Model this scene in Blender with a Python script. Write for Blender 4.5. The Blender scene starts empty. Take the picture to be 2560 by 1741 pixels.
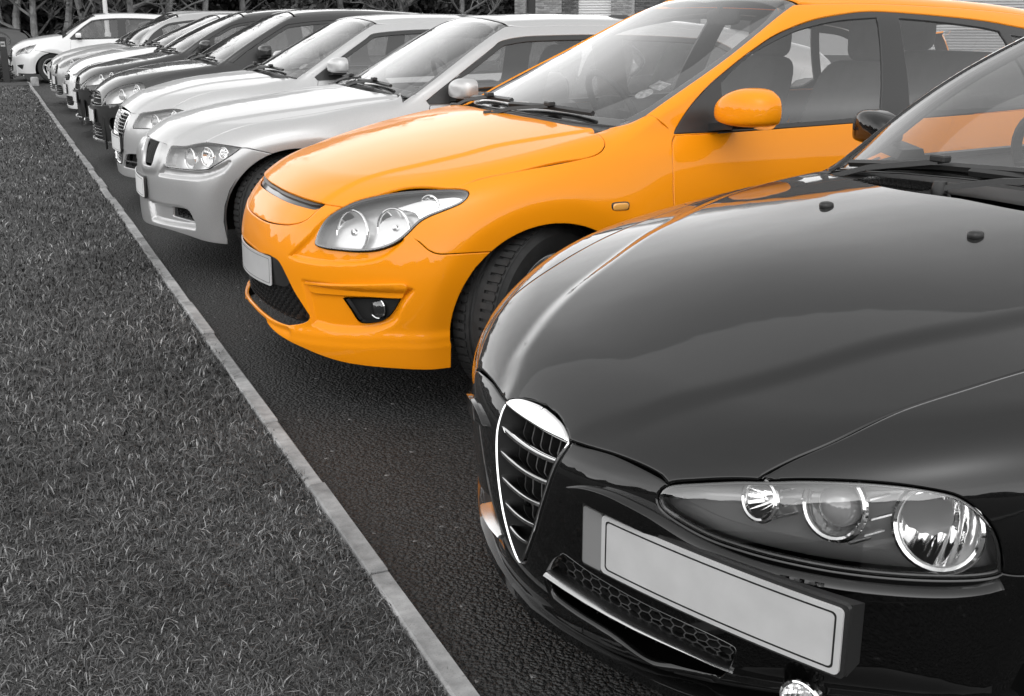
import bpy, math, random
import numpy as np
from mathutils import Vector, Matrix
from mathutils.geometry import delaunay_2d_cdt
R=math.radians
scene=bpy.context.scene
COL=scene.collection
# ---------------------------------------------------------------- camera
cam_d=bpy.data.cameras.new('camera'); cam=bpy.data.objects.new('camera',cam_d); COL.objects.link(cam); scene.camera=cam
cam_d.sensor_width=36; cam_d.lens=2850/2560*36; cam_d.clip_start=.05; cam_d.clip_end=3000
cam.location=(-.745,0,1.352); cam.rotation_euler=(R(90-16.23),0,R(-24.1))
# ---------------------------------------------------------------- sky, sun, exposure
SUN_EL,SUN_AZ=50,215      # veiled sun behind and left of the camera
world=bpy.data.worlds.new('World'); scene.world=world; world.use_nodes=True
nt=world.node_tree; nt.nodes.clear()
def wn(t,**k):
    n=nt.nodes.new(t)
    for a,b in k.items(): setattr(n,a,b)
    return n
sky=wn('ShaderNodeTexSky',sky_type='NISHITA',sun_disc=False,sun_elevation=R(SUN_EL),sun_rotation=R(SUN_AZ),dust_density=1.0,air_density=1.0)
bw=wn('ShaderNodeRGBToBW'); nt.links.new(sky.outputs[0],bw.inputs[0])
# pale overcast: a soft cloud deck over the grey sky
tc=wn('ShaderNodeTexCoord'); mp=wn('ShaderNodeMapping'); mp.inputs['Scale'].default_value=(1,1,2.6)
nz=wn('ShaderNodeTexNoise'); nz.inputs['Scale'].default_value=2.2; nz.inputs['Detail'].default_value=5; nz.inputs['Roughness'].default_value=.55
nt.links.new(tc.outputs['Generated'],mp.inputs[0]); nt.links.new(mp.outputs[0],nz.inputs['Vector'])
mr=wn('ShaderNodeMapRange'); mr.inputs[1].default_value=.3; mr.inputs[2].default_value=.72; mr.inputs[3].default_value=7.5; mr.inputs[4].default_value=13.5
nt.links.new(nz.outputs['Fac'],mr.inputs[0])
# thin cloud overhead, thickening to bright haze low down all the way round
sp=wn('ShaderNodeSeparateXYZ'); nt.links.new(tc.outputs['Generated'],sp.inputs[0])
el=wn('ShaderNodeMapRange',interpolation_type='SMOOTHSTEP'); el.inputs[1].default_value=.02; el.inputs[2].default_value=.62; el.inputs[3].default_value=.62; el.inputs[4].default_value=.05
nt.links.new(sp.outputs[2],el.inputs[0])
mx=wn('ShaderNodeMix',data_type='FLOAT'); nt.links.new(el.outputs[0],mx.inputs[0])
nt.links.new(bw.outputs[0],mx.inputs[2]); nt.links.new(mr.outputs[0],mx.inputs[3])
bg=wn('ShaderNodeBackground'); bg.inputs[1].default_value=.15
nt.links.new(mx.outputs[0],bg.inputs[0]); out=wn('ShaderNodeOutputWorld'); nt.links.new(bg.outputs[0],out.inputs[0])
sl=bpy.data.lights.new('sun','SUN'); sl.energy=.5; sl.angle=R(180); sl.color=(1,1,1)
so=bpy.data.objects.new('sun',sl); COL.objects.link(so)
so.rotation_euler=(-R(90-SUN_EL),0,-R(SUN_AZ))
scene.view_settings.view_transform='Standard'; scene.view_settings.look='None'; scene.view_settings.exposure=1.0; scene.view_settings.gamma=1
scene.cycles.max_bounces=10; scene.cycles.transparent_max_bounces=16; scene.cycles.glossy_bounces=5
scene.cycles.use_adaptive_sampling=True
# ---------------------------------------------------------------- materials
MATS={}
def mat(name,col=None,rough=.5,metal=0.,coat=0.,coat_r=.02,spec=.5,setup=None):
    if name in MATS: return MATS[name]
    m=bpy.data.materials.new(name); m.use_nodes=True; b=m.node_tree.nodes['Principled BSDF']
    if col is not None:
        c=(col,)*3 if not isinstance(col,tuple) else col
        b.inputs['Base Color'].default_value=(*c,1)
    b.inputs['Roughness'].default_value=rough; b.inputs['Metallic'].default_value=metal
    b.inputs['Coat Weight'].default_value=coat; b.inputs['Coat Roughness'].default_value=coat_r
    b.inputs['Specular IOR Level'].default_value=spec
    if setup: setup(m,b)
    MATS[name]=m; return m
def noise_col(scale,lo,hi,detail=4,bump=0.,bscale=None,dist=.01,tex='Object'):
    def f(m,b):
        t=m.node_tree; N,L=t.nodes,t.links
        c=N.new('ShaderNodeTexCoord'); n=N.new('ShaderNodeTexNoise'); n.inputs['Scale'].default_value=scale; n.inputs['Detail'].default_value=detail
        L.new(c.outputs[tex],n.inputs['Vector'])
        r=N.new('ShaderNodeMapRange'); r.inputs[1].default_value=.3; r.inputs[2].default_value=.7; r.inputs[3].default_value=lo; r.inputs[4].default_value=hi
        L.new(n.outputs['Fac'],r.inputs[0]); L.new(r.outputs[0],b.inputs['Base Color'])
        if bump:
            n2=N.new('ShaderNodeTexNoise'); n2.inputs['Scale'].default_value=bscale or scale*3; n2.inputs['Detail'].default_value=6; L.new(c.outputs[tex],n2.inputs['Vector'])
            u=N.new('ShaderNodeBump'); u.inputs['Strength'].default_value=bump; u.inputs['Distance'].default_value=dist
            L.new(n2.outputs['Fac'],u.inputs['Height']); L.new(u.outputs[0],b.inputs['Normal'])
    return f
def rand_col(m,b,lo,hi):
    t=m.node_tree; N,L=t.nodes,t.links; o=N.new('ShaderNodeObjectInfo'); r=N.new('ShaderNodeMapRange'); r.inputs[3].default_value=lo; r.inputs[4].default_value=hi; L.new(o.outputs['Random'],r.inputs[0]); L.new(r.outputs[0],b.inputs['Base Color'])
def paint(name,col,metal=0.,rough=.38,flake=.0):
    """clear-coated car paint; the back of a panel is bare grey lining"""
    def f(m,b):
        t=m.node_tree; N,L=t.nodes,t.links
        b.inputs['Coat IOR'].default_value=1.5
        if metal>=.3: b.inputs['Coat Weight'].default_value=.6
        if metal<.3: b.inputs['Specular IOR Level'].default_value=.08
        c=N.new('ShaderNodeTexCoord'); n=N.new('ShaderNodeTexNoise'); n.inputs['Scale'].default_value=2.3; n.inputs['Detail'].default_value=3
        L.new(c.outputs['Object'],n.inputs['Vector'])
        # very faint film of road dust: roughness varies
        r=N.new('ShaderNodeMapRange'); r.inputs[3].default_value=.012; r.inputs[4].default_value=.05; L.new(n.outputs['Fac'],r.inputs[0]); L.new(r.outputs[0],b.inputs['Coat Roughness'])
        n2=N.new('ShaderNodeTexNoise'); n2.inputs['Scale'].default_value=16; n2.inputs['Detail'].default_value=1; L.new(c.outputs['Object'],n2.inputs['Vector'])
        u=N.new('ShaderNodeBump'); u.inputs['Strength'].default_value=.05; u.inputs['Distance'].default_value=.004; L.new(n2.outputs['Fac'],u.inputs['Height'])
        L.new(u.outputs[0],b.inputs['Coat Normal'])
        if flake:
            v=N.new('ShaderNodeTexVoronoi'); v.inputs['Scale'].default_value=900; L.new(c.outputs['Object'],v.inputs['Vector'])
            q=N.new('ShaderNodeMix'); q.data_type='RGBA'; q.inputs[6].default_value=(*[x*(1-flake) for x in cc],1); q.inputs[7].default_value=(*[min(1,x*(1+flake)) for x in cc],1)
            s=N.new('ShaderNodeSeparateColor'); L.new(v.outputs['Color'],s.inputs[0]); L.new(s.outputs[0],q.inputs[0]); L.new(q.outputs[2],b.inputs['Base Color'])
        g=N.new('ShaderNodeNewGeometry'); d=N.new('ShaderNodeBsdfDiffuse'); d.inputs[0].default_value=(.22,.22,.22,1)
        x=N.new('ShaderNodeMixShader'); o=N['Material Output']
        L.new(g.outputs['Backfacing'],x.inputs[0]); L.new(b.outputs[0],x.inputs[1]); L.new(d.outputs[0],x.inputs[2]); L.new(x.outputs[0],o.inputs[0])
    cc=(col,)*3 if not isinstance(col,tuple) else col
    return mat(name,cc,rough,metal,1.0,.02,.5,f)
def glass(name,ior,tint,rough=0.0,dust=0.0):
    if name in MATS: return MATS[name]
    m=bpy.data.materials.new(name); m.use_nodes=True; t=m.node_tree; N,L=t.nodes,t.links; N.clear()
    o=N.new('ShaderNodeOutputMaterial'); a=N.new('ShaderNodeBsdfTransparent'); a.inputs[0].default_value=(tint,)*3+(1,)
    g=N.new('ShaderNodeBsdfGlossy'); g.inputs['Roughness'].default_value=rough; g.inputs[0].default_value=(1,1,1,1)
    f=N.new('ShaderNodeFresnel'); ge=N.new('ShaderNodeNewGeometry'); iv=N.new('ShaderNodeMix'); iv.inputs[2].default_value=ior; iv.inputs[3].default_value=1/ior; L.new(ge.outputs['Backfacing'],iv.inputs[0]); L.new(iv.outputs[0],f.inputs[0]); x=N.new('ShaderNodeMixShader')
    L.new(f.outputs[0],x.inputs[0]); L.new(a.outputs[0],x.inputs[1]); L.new(g.outputs[0],x.inputs[2]); L.new(x.outputs[0],o.inputs[0])
    MATS[name]=m; return m
M_ORANGE=paint('orange paint',(.87,.285,.004),0,.42); M_ORANGE.node_tree.nodes['Principled BSDF'].inputs['Coat Weight'].default_value=.55
M_BLACK=paint('black paint',.0012,0,.5)
M_SILVER=paint('silver paint',.50,.55,.36,.10)
M_SILVER2=paint('light silver paint',.50,.45,.36,.10)
M_DARK=paint('graphite paint',.03,.25,.4,.2)
M_DARK2=paint('anthracite paint',.026,.2,.4,.2)
M_WHITE=paint('white paint',.74,0,.4)
M_GREYP=paint('grey silver paint',.42,.5,.38,.1)
M_PEARL=paint('pearl white paint',.70,.15,.38,.05)
M_HATCH=paint('mid grey paint',.05,.3,.4,.1)
M_GAP=mat('underbody black',.006,.9)
M_PLAST=mat('black plastic',.016,.42,setup=noise_col(300,.012,.02,2,.12,900,.001))
M_GLOSS=mat('gloss black trim',.008,.16,coat=.4)
M_FRAME=mat('satin window frame',.03,.35)
M_CHROME=mat('chrome',.86,.06,1.0)
M_SATIN=mat('satin chrome',.62,.24,1.0)
M_REFL=mat('lamp reflector',.92,.08,1.0)
M_BEZEL=mat('lamp bezel grey',.30,.3,.4)
M_BEZELS=mat('lamp bezel silver',.6,.28,.6)
M_INT=mat('cabin trim',.035,.7,setup=noise_col(60,.028,.045,3,.15,500,.001))
M_SEAT=mat('seat cloth',.045,.9,setup=noise_col(14,.04,.055,3))
M_LINER=mat('headliner',.30,.9)
M_TYRE=mat('tyre rubber',.018,.75,setup=noise_col(25,.013,.026,4,.25,220,.002))
M_RIM=mat('alloy',.55,.3,.9)
M_PLATE=mat('plate white',.5,.35,setup=noise_col(14,.44,.50,5))
M_PLATE2=mat('clean plate white',.78,.35)
M_PBLUE=mat('plate strip grey',.20,.35)
M_LINE=mat('plate line black',.01,.5)
M_STICK=mat('paper permit',.25,.7,setup=noise_col(60,.10,.34,2))
M_AMBER=mat('indicator amber lens',(.85,.42,.10),.12,coat=1.0)
M_RED=mat('tail lamp grey',.08,.15,coat=1.0)
M_WS=glass('windscreen glass',2.05,.88)
M_SG=glass('side glass',1.9,.82)
M_LENS=glass('lamp lens',1.95,.96)
# ---------------------------------------------------------------- engine
class Sp:
    """natural cubic spline, flat/linear extrapolation"""
    def __init__(s,x,y):
        x=np.asarray(x,float); y=np.asarray(y,float); n=len(x); s.x,s.y=x,y
        h=np.diff(x); A=np.eye(n); b=np.zeros(n)
        for i in range(1,n-1):
            A[i,i-1]=h[i-1]; A[i,i]=2*(h[i-1]+h[i]); A[i,i+1]=h[i]
            b[i]=6*((y[i+1]-y[i])/h[i]-(y[i]-y[i-1])/h[i-1])
        s.m=np.linalg.solve(A,b)
        s.e0=(y[1]-y[0])/h[0]-h[0]*s.m[1]/6; s.e1=(y[-1]-y[-2])/h[-1]+h[-1]*s.m[-2]/6
    def __call__(s,q):
        q=np.asarray(q,float); x,y,m=s.x,s.y,s.m
        c=np.clip(q,x[0],x[-1]); i=np.clip(np.searchsorted(x,c)-1,0,len(x)-2)
        h=x[i+1]-x[i]; a=(x[i+1]-c)/h; b=(c-x[i])/h
        v=a*y[i]+b*y[i+1]+((a**3-a)*m[i]+(b**3-b)*m[i+1])*h*h/6
        return v+np.where(q<x[0],(q-x[0])*s.e0,0)+np.where(q>x[-1],(q-x[-1])*s.e1,0)
def SP(*kv):
    return Sp([k for k,v in kv],[v for k,v in kv])
def smax(a,b,k):
    h=np.maximum(k-np.abs(a-b),0.)/k
    return np.maximum(a,b)+h*h*k*.25
def smin(a,b,k): return -smax(-a,-b,k)
def sstep(a,b,x):
    t=np.clip((x-a)/(b-a),0,1); return t*t*t*(t*(6*t-15)+10)
class Body:
    """implicit car body in car space: x back from the nose, y left, z up. f<0 inside"""
    def __init__(s,d):
        s.d=d
        for k,v in d.items():
            setattr(s,k,SP(*v) if isinstance(v,(list,tuple)) and isinstance(v[0],(list,tuple)) and len(v[0])==2 else v)
    def lower(s,x,y,z):
        a=np.abs(y)
        F=s.F0(z); W=s.W(z); n=s.n(z) if callable(s.n) else s.n
        Wx=W*s.Wx(x)
        # plan: superellipse nose to xa, straight (with Wx) behind; super-ellipse tail
        xa=s.xa; xr=s.xr; R=s.R0(z)
        t=np.where(x<xa,(xa-x)/(xa-F),np.where(x>xr,(x-xr)/(R-xr),0.)); t=np.maximum(t,0)
        nn=np.where(x<xa,n,s.nr)
        g=((a/Wx)**nn+t**nn+1e-12)**(1/nn)
        side=(g-1)*.85
        if s.arch:
            ab=getattr(s,'ab',.075)
            for (ax,az,ar,fl,fw) in s.arch:
                r=np.hypot(x-ax,z-az); m=sstep(.5,.72,a)
                u=(ar+ab-r)/.012; sp=.012*np.where(u>30,u,np.log1p(np.exp(np.minimum(u,30))))
                side=side-1.5*m*fl*np.exp(-np.maximum(r-ar-ab,0)**2/.15**2)+m*.22*np.minimum(sp,.12)
        side=side-s.dent(x,a,z) if s.dent else side
        top=z-s.hood(x,a)
        top=top*.9
        return smax(side,top,s.kf(x) if callable(s.kf) else s.kf)
    def hood(s,x,a):
        h=s.Tc(x)-s.Td(x)*a**2-s.Td4*a**4
        if s.hx: h=h+s.hx(x,a)
        return h
    def green(s,x,y,z):
        a=np.abs(y)
        ws=(s.ws_n[0]*(s.Wsx(z)+s.wsc*a**2+s.wsc4*a**4-x)); rear=(x-s.Rrx(z)+ -0.12*0 + s.rrc*a**2)*s.rr_s
        sd=(a-s.Gw(z)*s.Gx(x))*.93; rf=(z-s.Rf(x)+s.Rc*a**2)
        q=smax(sd,rf,s.kr); q=smax(q,ws,s.kw); return smax(q,rear,s.kw)
    def lowf(s,P): return s.lower(P[...,0],P[...,1],P[...,2])
    def grf(s,P): return s.green(P[...,0],P[...,1],P[...,2])
    def f(s,P):
        x,y,z=P[...,0],P[...,1],P[...,2]
        v=s.lower(x,y,z)
        v=smin(v,s.green(x,y,z),s.ku)
        return v
    def cast(s,O,D,t0,t1,n=48,it=24,fn=None):
        fn=fn or s.f
        O=np.broadcast_to(O,D.shape) if O.shape!=D.shape else O
        N=len(D); t1=float(t1); ts=np.linspace(t0,t1,n); lo=np.full(N,t1); hi=np.full(N,t1); hit=np.zeros(N,bool); act=np.arange(N)
        for i in range(n):
            v=fn(O[act]+D[act]*ts[i])
            ins=v<0
            if i==0: ins=ins  # starting inside counts as hit
            k=act[ins]; hit[k]=True; hi[k]=ts[i]; lo[k]=ts[max(i-1,0)]
            act=act[~ins]
            if len(act)==0: break
        k=np.where(hit)[0]
        if len(k):
            l,h=lo[k],hi[k]; o,d=O[k],D[k]
            for _ in range(it):
                m=(l+h)/2; v=fn(o+d*m[:,None]); i=v<0
                h=np.where(i,m,h); l=np.where(i,l,m)
            hi[k]=h
        return O+D*hi[:,None],hit
    def grad(s,P,e=1e-3,fn=None):
        fn=fn or s.f
        g=np.stack([fn(P+e*np.eye(3)[i])-fn(P-e*np.eye(3)[i]) for i in range(3)],-1)
        return g/np.linalg.norm(g,axis=-1,keepdims=True)
BD={}
BD['alfa']=(dict(xa=1.0,xr=3.3,nr=2.6,n=[(0.2, 1.95), (0.5, 2.15), (0.65, 2.45), (0.8, 2.9)],F0=[(0.15, 0.1189), (0.22, 0.0512), (0.32, 0.0146), (0.42, 0.0087), (0.5, 0.0129), (0.58, 0.0318), (0.66, 0.0874), (0.74, 0.1912), (0.9, 0.4901)],W=[(0.15, 0.7986), (0.25, 0.8343), (0.4, 0.8592), (0.55, 0.8689), (0.68, 0.8664), (0.78, 0.8433), (0.88, 0.7983), (0.97, 0.7537)],Wx=[(0.0, 1), (1.0, 1), (2.2, 1.0), (3.3, 0.99), (4.2, 0.95)],R0=[(0.15, 4.15), (0.4, 4.22), (0.7, 4.2), (1.0, 4.1)],arch=[(0.9, 0.31, 0.345, 0.02, 0.07), (3.45, 0.31, 0.345, 0.015, 0.07)],dent=None,Tc=[(-0.2, 0.494), (0, 0.6074), (0.12, 0.6679), (0.3, 0.7429), (0.6, 0.8417), (0.9, 0.904), (1.2, 0.9465), (1.5, 0.9643), (2.2, 0.9731), (4.2, 1.0001)],Td=[(0, 0.0907), (0.5, 0.1021), (1.1, 0.1059), (2, 0.0546)],Td4=0.0044,hx=None,kf=0.0696,ws_n=(0.55,),Wsx=[(0.9, 1.2689), (1.0, 1.432), (1.2, 1.7628), (1.35, 2.1059), (1.45, 2.3265)],wsc=0.16,wsc4=0.2,Gw=[(0.85, 0.7749), (0.95, 0.7627), (1.2, 0.6598), (1.4, 0.5496), (1.5, 0.4913)],Gx=[(1, 0.99), (1.5, 1), (2.4, 1.0), (3.2, 0.97), (4, 0.88)],Rf=[(1.2, 1.3), (1.7, 1.37), (2.1, 1.42), (2.5, 1.425), (3.0, 1.4), (3.6, 1.32), (4.1, 1.15)],Rc=0.1,Rrx=[(0.9, 4.15), (1.2, 3.95), (1.4, 3.7)],rrc=0.15,rr_s=0.7,kr=0.12,kw=0.03,ku=0.03),(0.0981, 1.8738, 0.0716))
BD['i30']=(dict(xa=1.0,xr=3.3,nr=2.6,n=[(0.15, 2.3815), (0.5, 2.506), (0.8, 2.4973)],F0=[(0.15, 0.1004), (0.22, 0.0478), (0.32, 0.0092), (0.42, -0.009), (0.52, -0.01), (0.6, 0.0084), (0.68, 0.0451), (0.76, 0.114), (0.9, 0.2957)],W=[(0.15, 0.8203), (0.25, 0.8565), (0.4, 0.8833), (0.55, 0.8918), (0.68, 0.8832), (0.78, 0.8647), (0.88, 0.8315), (0.97, 0.7904)],Wx=[(0.0, 1), (1.0, 1), (2.2, 1.0), (3.3, 0.99), (4.2, 0.95)],R0=[(0.15, 4.15), (0.4, 4.24), (0.7, 4.2), (1.0, 4.1)],arch=[(0.86, 0.31, 0.36, 0.02, 0.07), (3.51, 0.31, 0.36, 0.015, 0.07)],dent=None,Tc=[(-0.2, 0.5595), (0, 0.6801), (0.12, 0.7532), (0.3, 0.8171), (0.6, 0.8907), (0.9, 0.9482), (1.1, 0.9763), (1.4, 0.9895), (2.2, 0.9933), (4.2, 1.019)],Td=[(0, 0.1018), (0.5, 0.0828), (1.1, 0.0551), (2, 0.0122)],Td4=-0.0103,hx=None,kf=0.0803,ws_n=(0.55,),Wsx=[(0.9, 0.9447), (1.0, 1.1203), (1.2, 1.5572), (1.38, 1.9324), (1.48, 2.1471)],wsc=0.1919,wsc4=0.15,Gw=[(0.85, 0.802), (0.95, 0.79), (1.2, 0.6971), (1.4, 0.5817), (1.5, 0.5171)],Gx=[(1, 0.99), (1.5, 1), (2.4, 1.0), (3.2, 0.97), (4, 0.88)],Rf=[(1.2, 1.3), (1.7, 1.4), (2.1, 1.45), (2.5, 1.455), (3.0, 1.435), (3.6, 1.36), (4.1, 1.2)],Rc=0.1,Rrx=[(0.9, 4.15), (1.2, 3.95), (1.4, 3.7)],rrc=0.15,rr_s=0.7,kr=0.12,kw=0.03,ku=0.03),(0.1115, 4.3623, -0.0059))
BD['bmw']=(dict(xa=1.0,xr=3.57,nr=2.6,n=[(0.2, 1.9885), (0.5, 2.2885), (0.8, 2.2885)],F0=[(0.15, 0.1158), (0.22, 0.0658), (0.32, 0.0278), (0.42, 0.0158), (0.52, 0.0158), (0.6, 0.0308), (0.68, 0.0658), (0.76, 0.1358), (0.9, 0.3158)],W=[(0.15, 0.8167), (0.25, 0.8519), (0.4, 0.877), (0.55, 0.885), (0.68, 0.877), (0.78, 0.8589), (0.88, 0.8267), (0.97, 0.7865)],Wx=[(0.0, 1), (1.0, 1), (2.2, 1.0), (3.3, 0.99), (4.2, 0.95)],R0=[(0.15, 4.42), (0.4, 4.52), (0.7, 4.49), (1.0, 4.4)],arch=[(0.87, 0.31, 0.36, 0.018, 0.07), (3.686, 0.31, 0.36, 0.015, 0.07)],dent=None,Tc=[(-0.2, 0.5532), (0, 0.6746), (0.12, 0.7421), (0.3, 0.8036), (0.6, 0.866), (0.9, 0.9043), (1.1, 0.9298), (1.4, 0.957), (2.2, 0.9815), (4.2, 1.0234)],Td=[(0, 0.1259), (0.5, 0.1109), (1.1, 0.0859), (2, 0.0459)],Td4=0.0,hx=None,kf=0.085,ws_n=(0.55,),Wsx=[(0.9, 1.2361), (1.0, 1.3994), (1.2, 1.7499), (1.38, 2.1065), (1.5, 2.3779)],wsc=0.1579,wsc4=0.15,Gw=[(0.85, 0.8045), (0.95, 0.7945), (1.2, 0.704), (1.4, 0.5883), (1.5, 0.5229)],Gx=[(1, 0.99), (1.5, 1), (2.4, 1.0), (3.2, 0.97), (4, 0.88)],Rf=[(1.2, 1.2619), (1.7, 1.3257), (2.1, 1.356), (2.5, 1.3648), (3.0, 1.353), (3.6, 1.2999), (4.1, 1.2032)],Rc=0.1,Rrx=[(0.9, 4.42), (1.2, 4.22), (1.4, 3.97)],rrc=0.15,rr_s=0.7,kr=0.12,kw=0.03,ku=0.03),(-0.0397, 6.861, -0.0512))
BD['audi']=(dict(xa=1.0,xr=3.35,nr=2.6,n=[(0.2, 2.1759), (0.5, 2.4759), (0.8, 2.4759)],F0=[(0.15, 0.0982), (0.22, 0.0482), (0.32, 0.0102), (0.42, -0.0018), (0.52, -0.0018), (0.6, 0.0132), (0.68, 0.0482), (0.76, 0.1182), (0.9, 0.2982)],W=[(0.15, 0.8098), (0.25, 0.8444), (0.4, 0.8691), (0.55, 0.877), (0.68, 0.8691), (0.78, 0.8513), (0.88, 0.8197), (0.97, 0.7802)],Wx=[(0.0, 1), (1.0, 1), (2.2, 1.0), (3.3, 0.99), (4.2, 0.95)],R0=[(0.15, 4.2), (0.4, 4.3), (0.7, 4.27), (1.0, 4.18)],arch=[(0.87, 0.31, 0.36, 0.018, 0.07), (3.5489, 0.31, 0.36, 0.015, 0.07)],dent=None,Tc=[(-0.2, 0.5555), (0, 0.6832), (0.12, 0.7544), (0.3, 0.8202), (0.6, 0.8914), (0.9, 0.9259), (1.1, 0.9425), (1.4, 0.9585), (2.2, 0.9761), (4.2, 1.0215)],Td=[(0, 0.1141), (0.5, 0.0991), (1.1, 0.0741), (2, 0.0341)],Td4=0.0,hx=None,kf=0.085,ws_n=(0.55,),Wsx=[(0.9, 1.0359), (1.0, 1.2011), (1.2, 1.5671), (1.38, 1.9251), (1.5, 2.1801)],wsc=0.1872,wsc4=0.15,Gw=[(0.85, 0.791), (0.95, 0.7811), (1.2, 0.6921), (1.4, 0.5784), (1.5, 0.5141)],Gx=[(1, 0.99), (1.5, 1), (2.4, 1.0), (3.2, 0.97), (4, 0.88)],Rf=[(1.2, 1.2663), (1.7, 1.333), (2.1, 1.3652), (2.5, 1.3705), (3.0, 1.3563), (3.6, 1.3007), (4.1, 1.2023)],Rc=0.1,Rrx=[(0.9, 4.2), (1.2, 4.0), (1.4, 3.75)],rrc=0.15,rr_s=0.7,kr=0.12,kw=0.03,ku=0.03),(0.0757, 9.118, 0.0027))
BD['golf']=(dict(xa=1.0,xr=3.35,nr=2.6,n=[(0.2, 2.1175), (0.5, 2.4175), (0.8, 2.4175)],F0=[(0.15, 0.1047), (0.22, 0.0547), (0.32, 0.0167), (0.42, 0.0047), (0.52, 0.0047), (0.6, 0.0197), (0.68, 0.0547), (0.76, 0.1247), (0.9, 0.3047)],W=[(0.15, 0.8187), (0.25, 0.8537), (0.4, 0.8787), (0.55, 0.8867), (0.68, 0.8787), (0.78, 0.8607), (0.88, 0.8287), (0.97, 0.7887)],Wx=[(0.0, 1), (1.0, 1), (2.2, 1.0), (3.3, 0.99), (4.2, 0.95)],R0=[(0.15, 4.2), (0.4, 4.3), (0.7, 4.27), (1.0, 4.18)],arch=[(0.87, 0.31, 0.36, 0.018, 0.07), (3.5489, 0.31, 0.36, 0.015, 0.07)],dent=None,Tc=[(-0.2, 0.5413), (0, 0.6729), (0.12, 0.7475), (0.3, 0.8198), (0.6, 0.8931), (0.9, 0.9305), (1.1, 0.9497), (1.4, 0.9669), (2.2, 0.9809), (4.2, 1.0211)],Td=[(0, 0.0909), (0.5, 0.0759), (1.1, 0.0509), (2, 0.0109)],Td4=0.0,hx=None,kf=0.085,ws_n=(0.55,),Wsx=[(0.9, 0.9885), (1.0, 1.1374), (1.2, 1.4932), (1.38, 1.8727), (1.5, 2.1572)],wsc=0.0895,wsc4=0.15,Gw=[(0.85, 0.8), (0.95, 0.79), (1.2, 0.7), (1.4, 0.585), (1.5, 0.52)],Gx=[(1, 0.99), (1.5, 1), (2.4, 1.0), (3.2, 0.97), (4, 0.88)],Rf=[(1.2, 1.3049), (1.7, 1.3772), (2.1, 1.4174), (2.5, 1.4297), (3.0, 1.4109), (3.6, 1.3512), (4.1, 1.2499)],Rc=0.1,Rrx=[(0.9, 4.2), (1.2, 4.0), (1.4, 3.75)],rrc=0.15,rr_s=0.7,kr=0.12,kw=0.03,ku=0.03),(0.1176, 11.8515, -0.0075))
BD['mid']=(dict(xa=1.0,xr=3.55,nr=2.6,n=[(0.2, 2.2285), (0.5, 2.5285), (0.8, 2.5285)],F0=[(0.15, 0.103), (0.22, 0.053), (0.32, 0.015), (0.42, 0.003), (0.52, 0.003), (0.6, 0.018), (0.68, 0.053), (0.76, 0.123), (0.9, 0.303)],W=[(0.15, 0.8205), (0.25, 0.8555), (0.4, 0.8805), (0.55, 0.8885), (0.68, 0.8805), (0.78, 0.8625), (0.88, 0.8305), (0.97, 0.7905)],Wx=[(0.0, 1), (1.0, 1), (2.2, 1.0), (3.3, 0.99), (4.2, 0.95)],R0=[(0.15, 4.4), (0.4, 4.5), (0.7, 4.47), (1.0, 4.38)],arch=[(0.87, 0.31, 0.36, 0.018, 0.07), (3.6735, 0.31, 0.36, 0.015, 0.07)],dent=None,Tc=[(-0.2, 0.5672), (0, 0.6858), (0.12, 0.7507), (0.3, 0.8068), (0.6, 0.8721), (0.9, 0.9241), (1.1, 0.9585), (1.4, 0.9809), (2.2, 0.9912), (4.2, 1.0212)],Td=[(0, 0.0819), (0.5, 0.0669), (1.1, 0.0419), (2, 0.0019)],Td4=0.0,hx=None,kf=0.085,ws_n=(0.55,),Wsx=[(0.9, 0.9626), (1.0, 1.1083), (1.2, 1.475), (1.38, 1.9103), (1.5, 2.2136)],wsc=0.1485,wsc4=0.15,Gw=[(0.85, 0.8), (0.95, 0.79), (1.2, 0.7), (1.4, 0.585), (1.5, 0.52)],Gx=[(1, 0.99), (1.5, 1), (2.4, 1.0), (3.2, 0.97), (4, 0.88)],Rf=[(1.2, 1.2846), (1.7, 1.363), (2.1, 1.4125), (2.5, 1.4408), (3.0, 1.4312), (3.6, 1.3687), (4.1, 1.2619)],Rc=0.1,Rrx=[(0.9, 4.4), (1.2, 4.2), (1.4, 3.95)],rrc=0.15,rr_s=0.7,kr=0.12,kw=0.03,ku=0.03),(0.1561, 14.6422, -0.0052))
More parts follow.
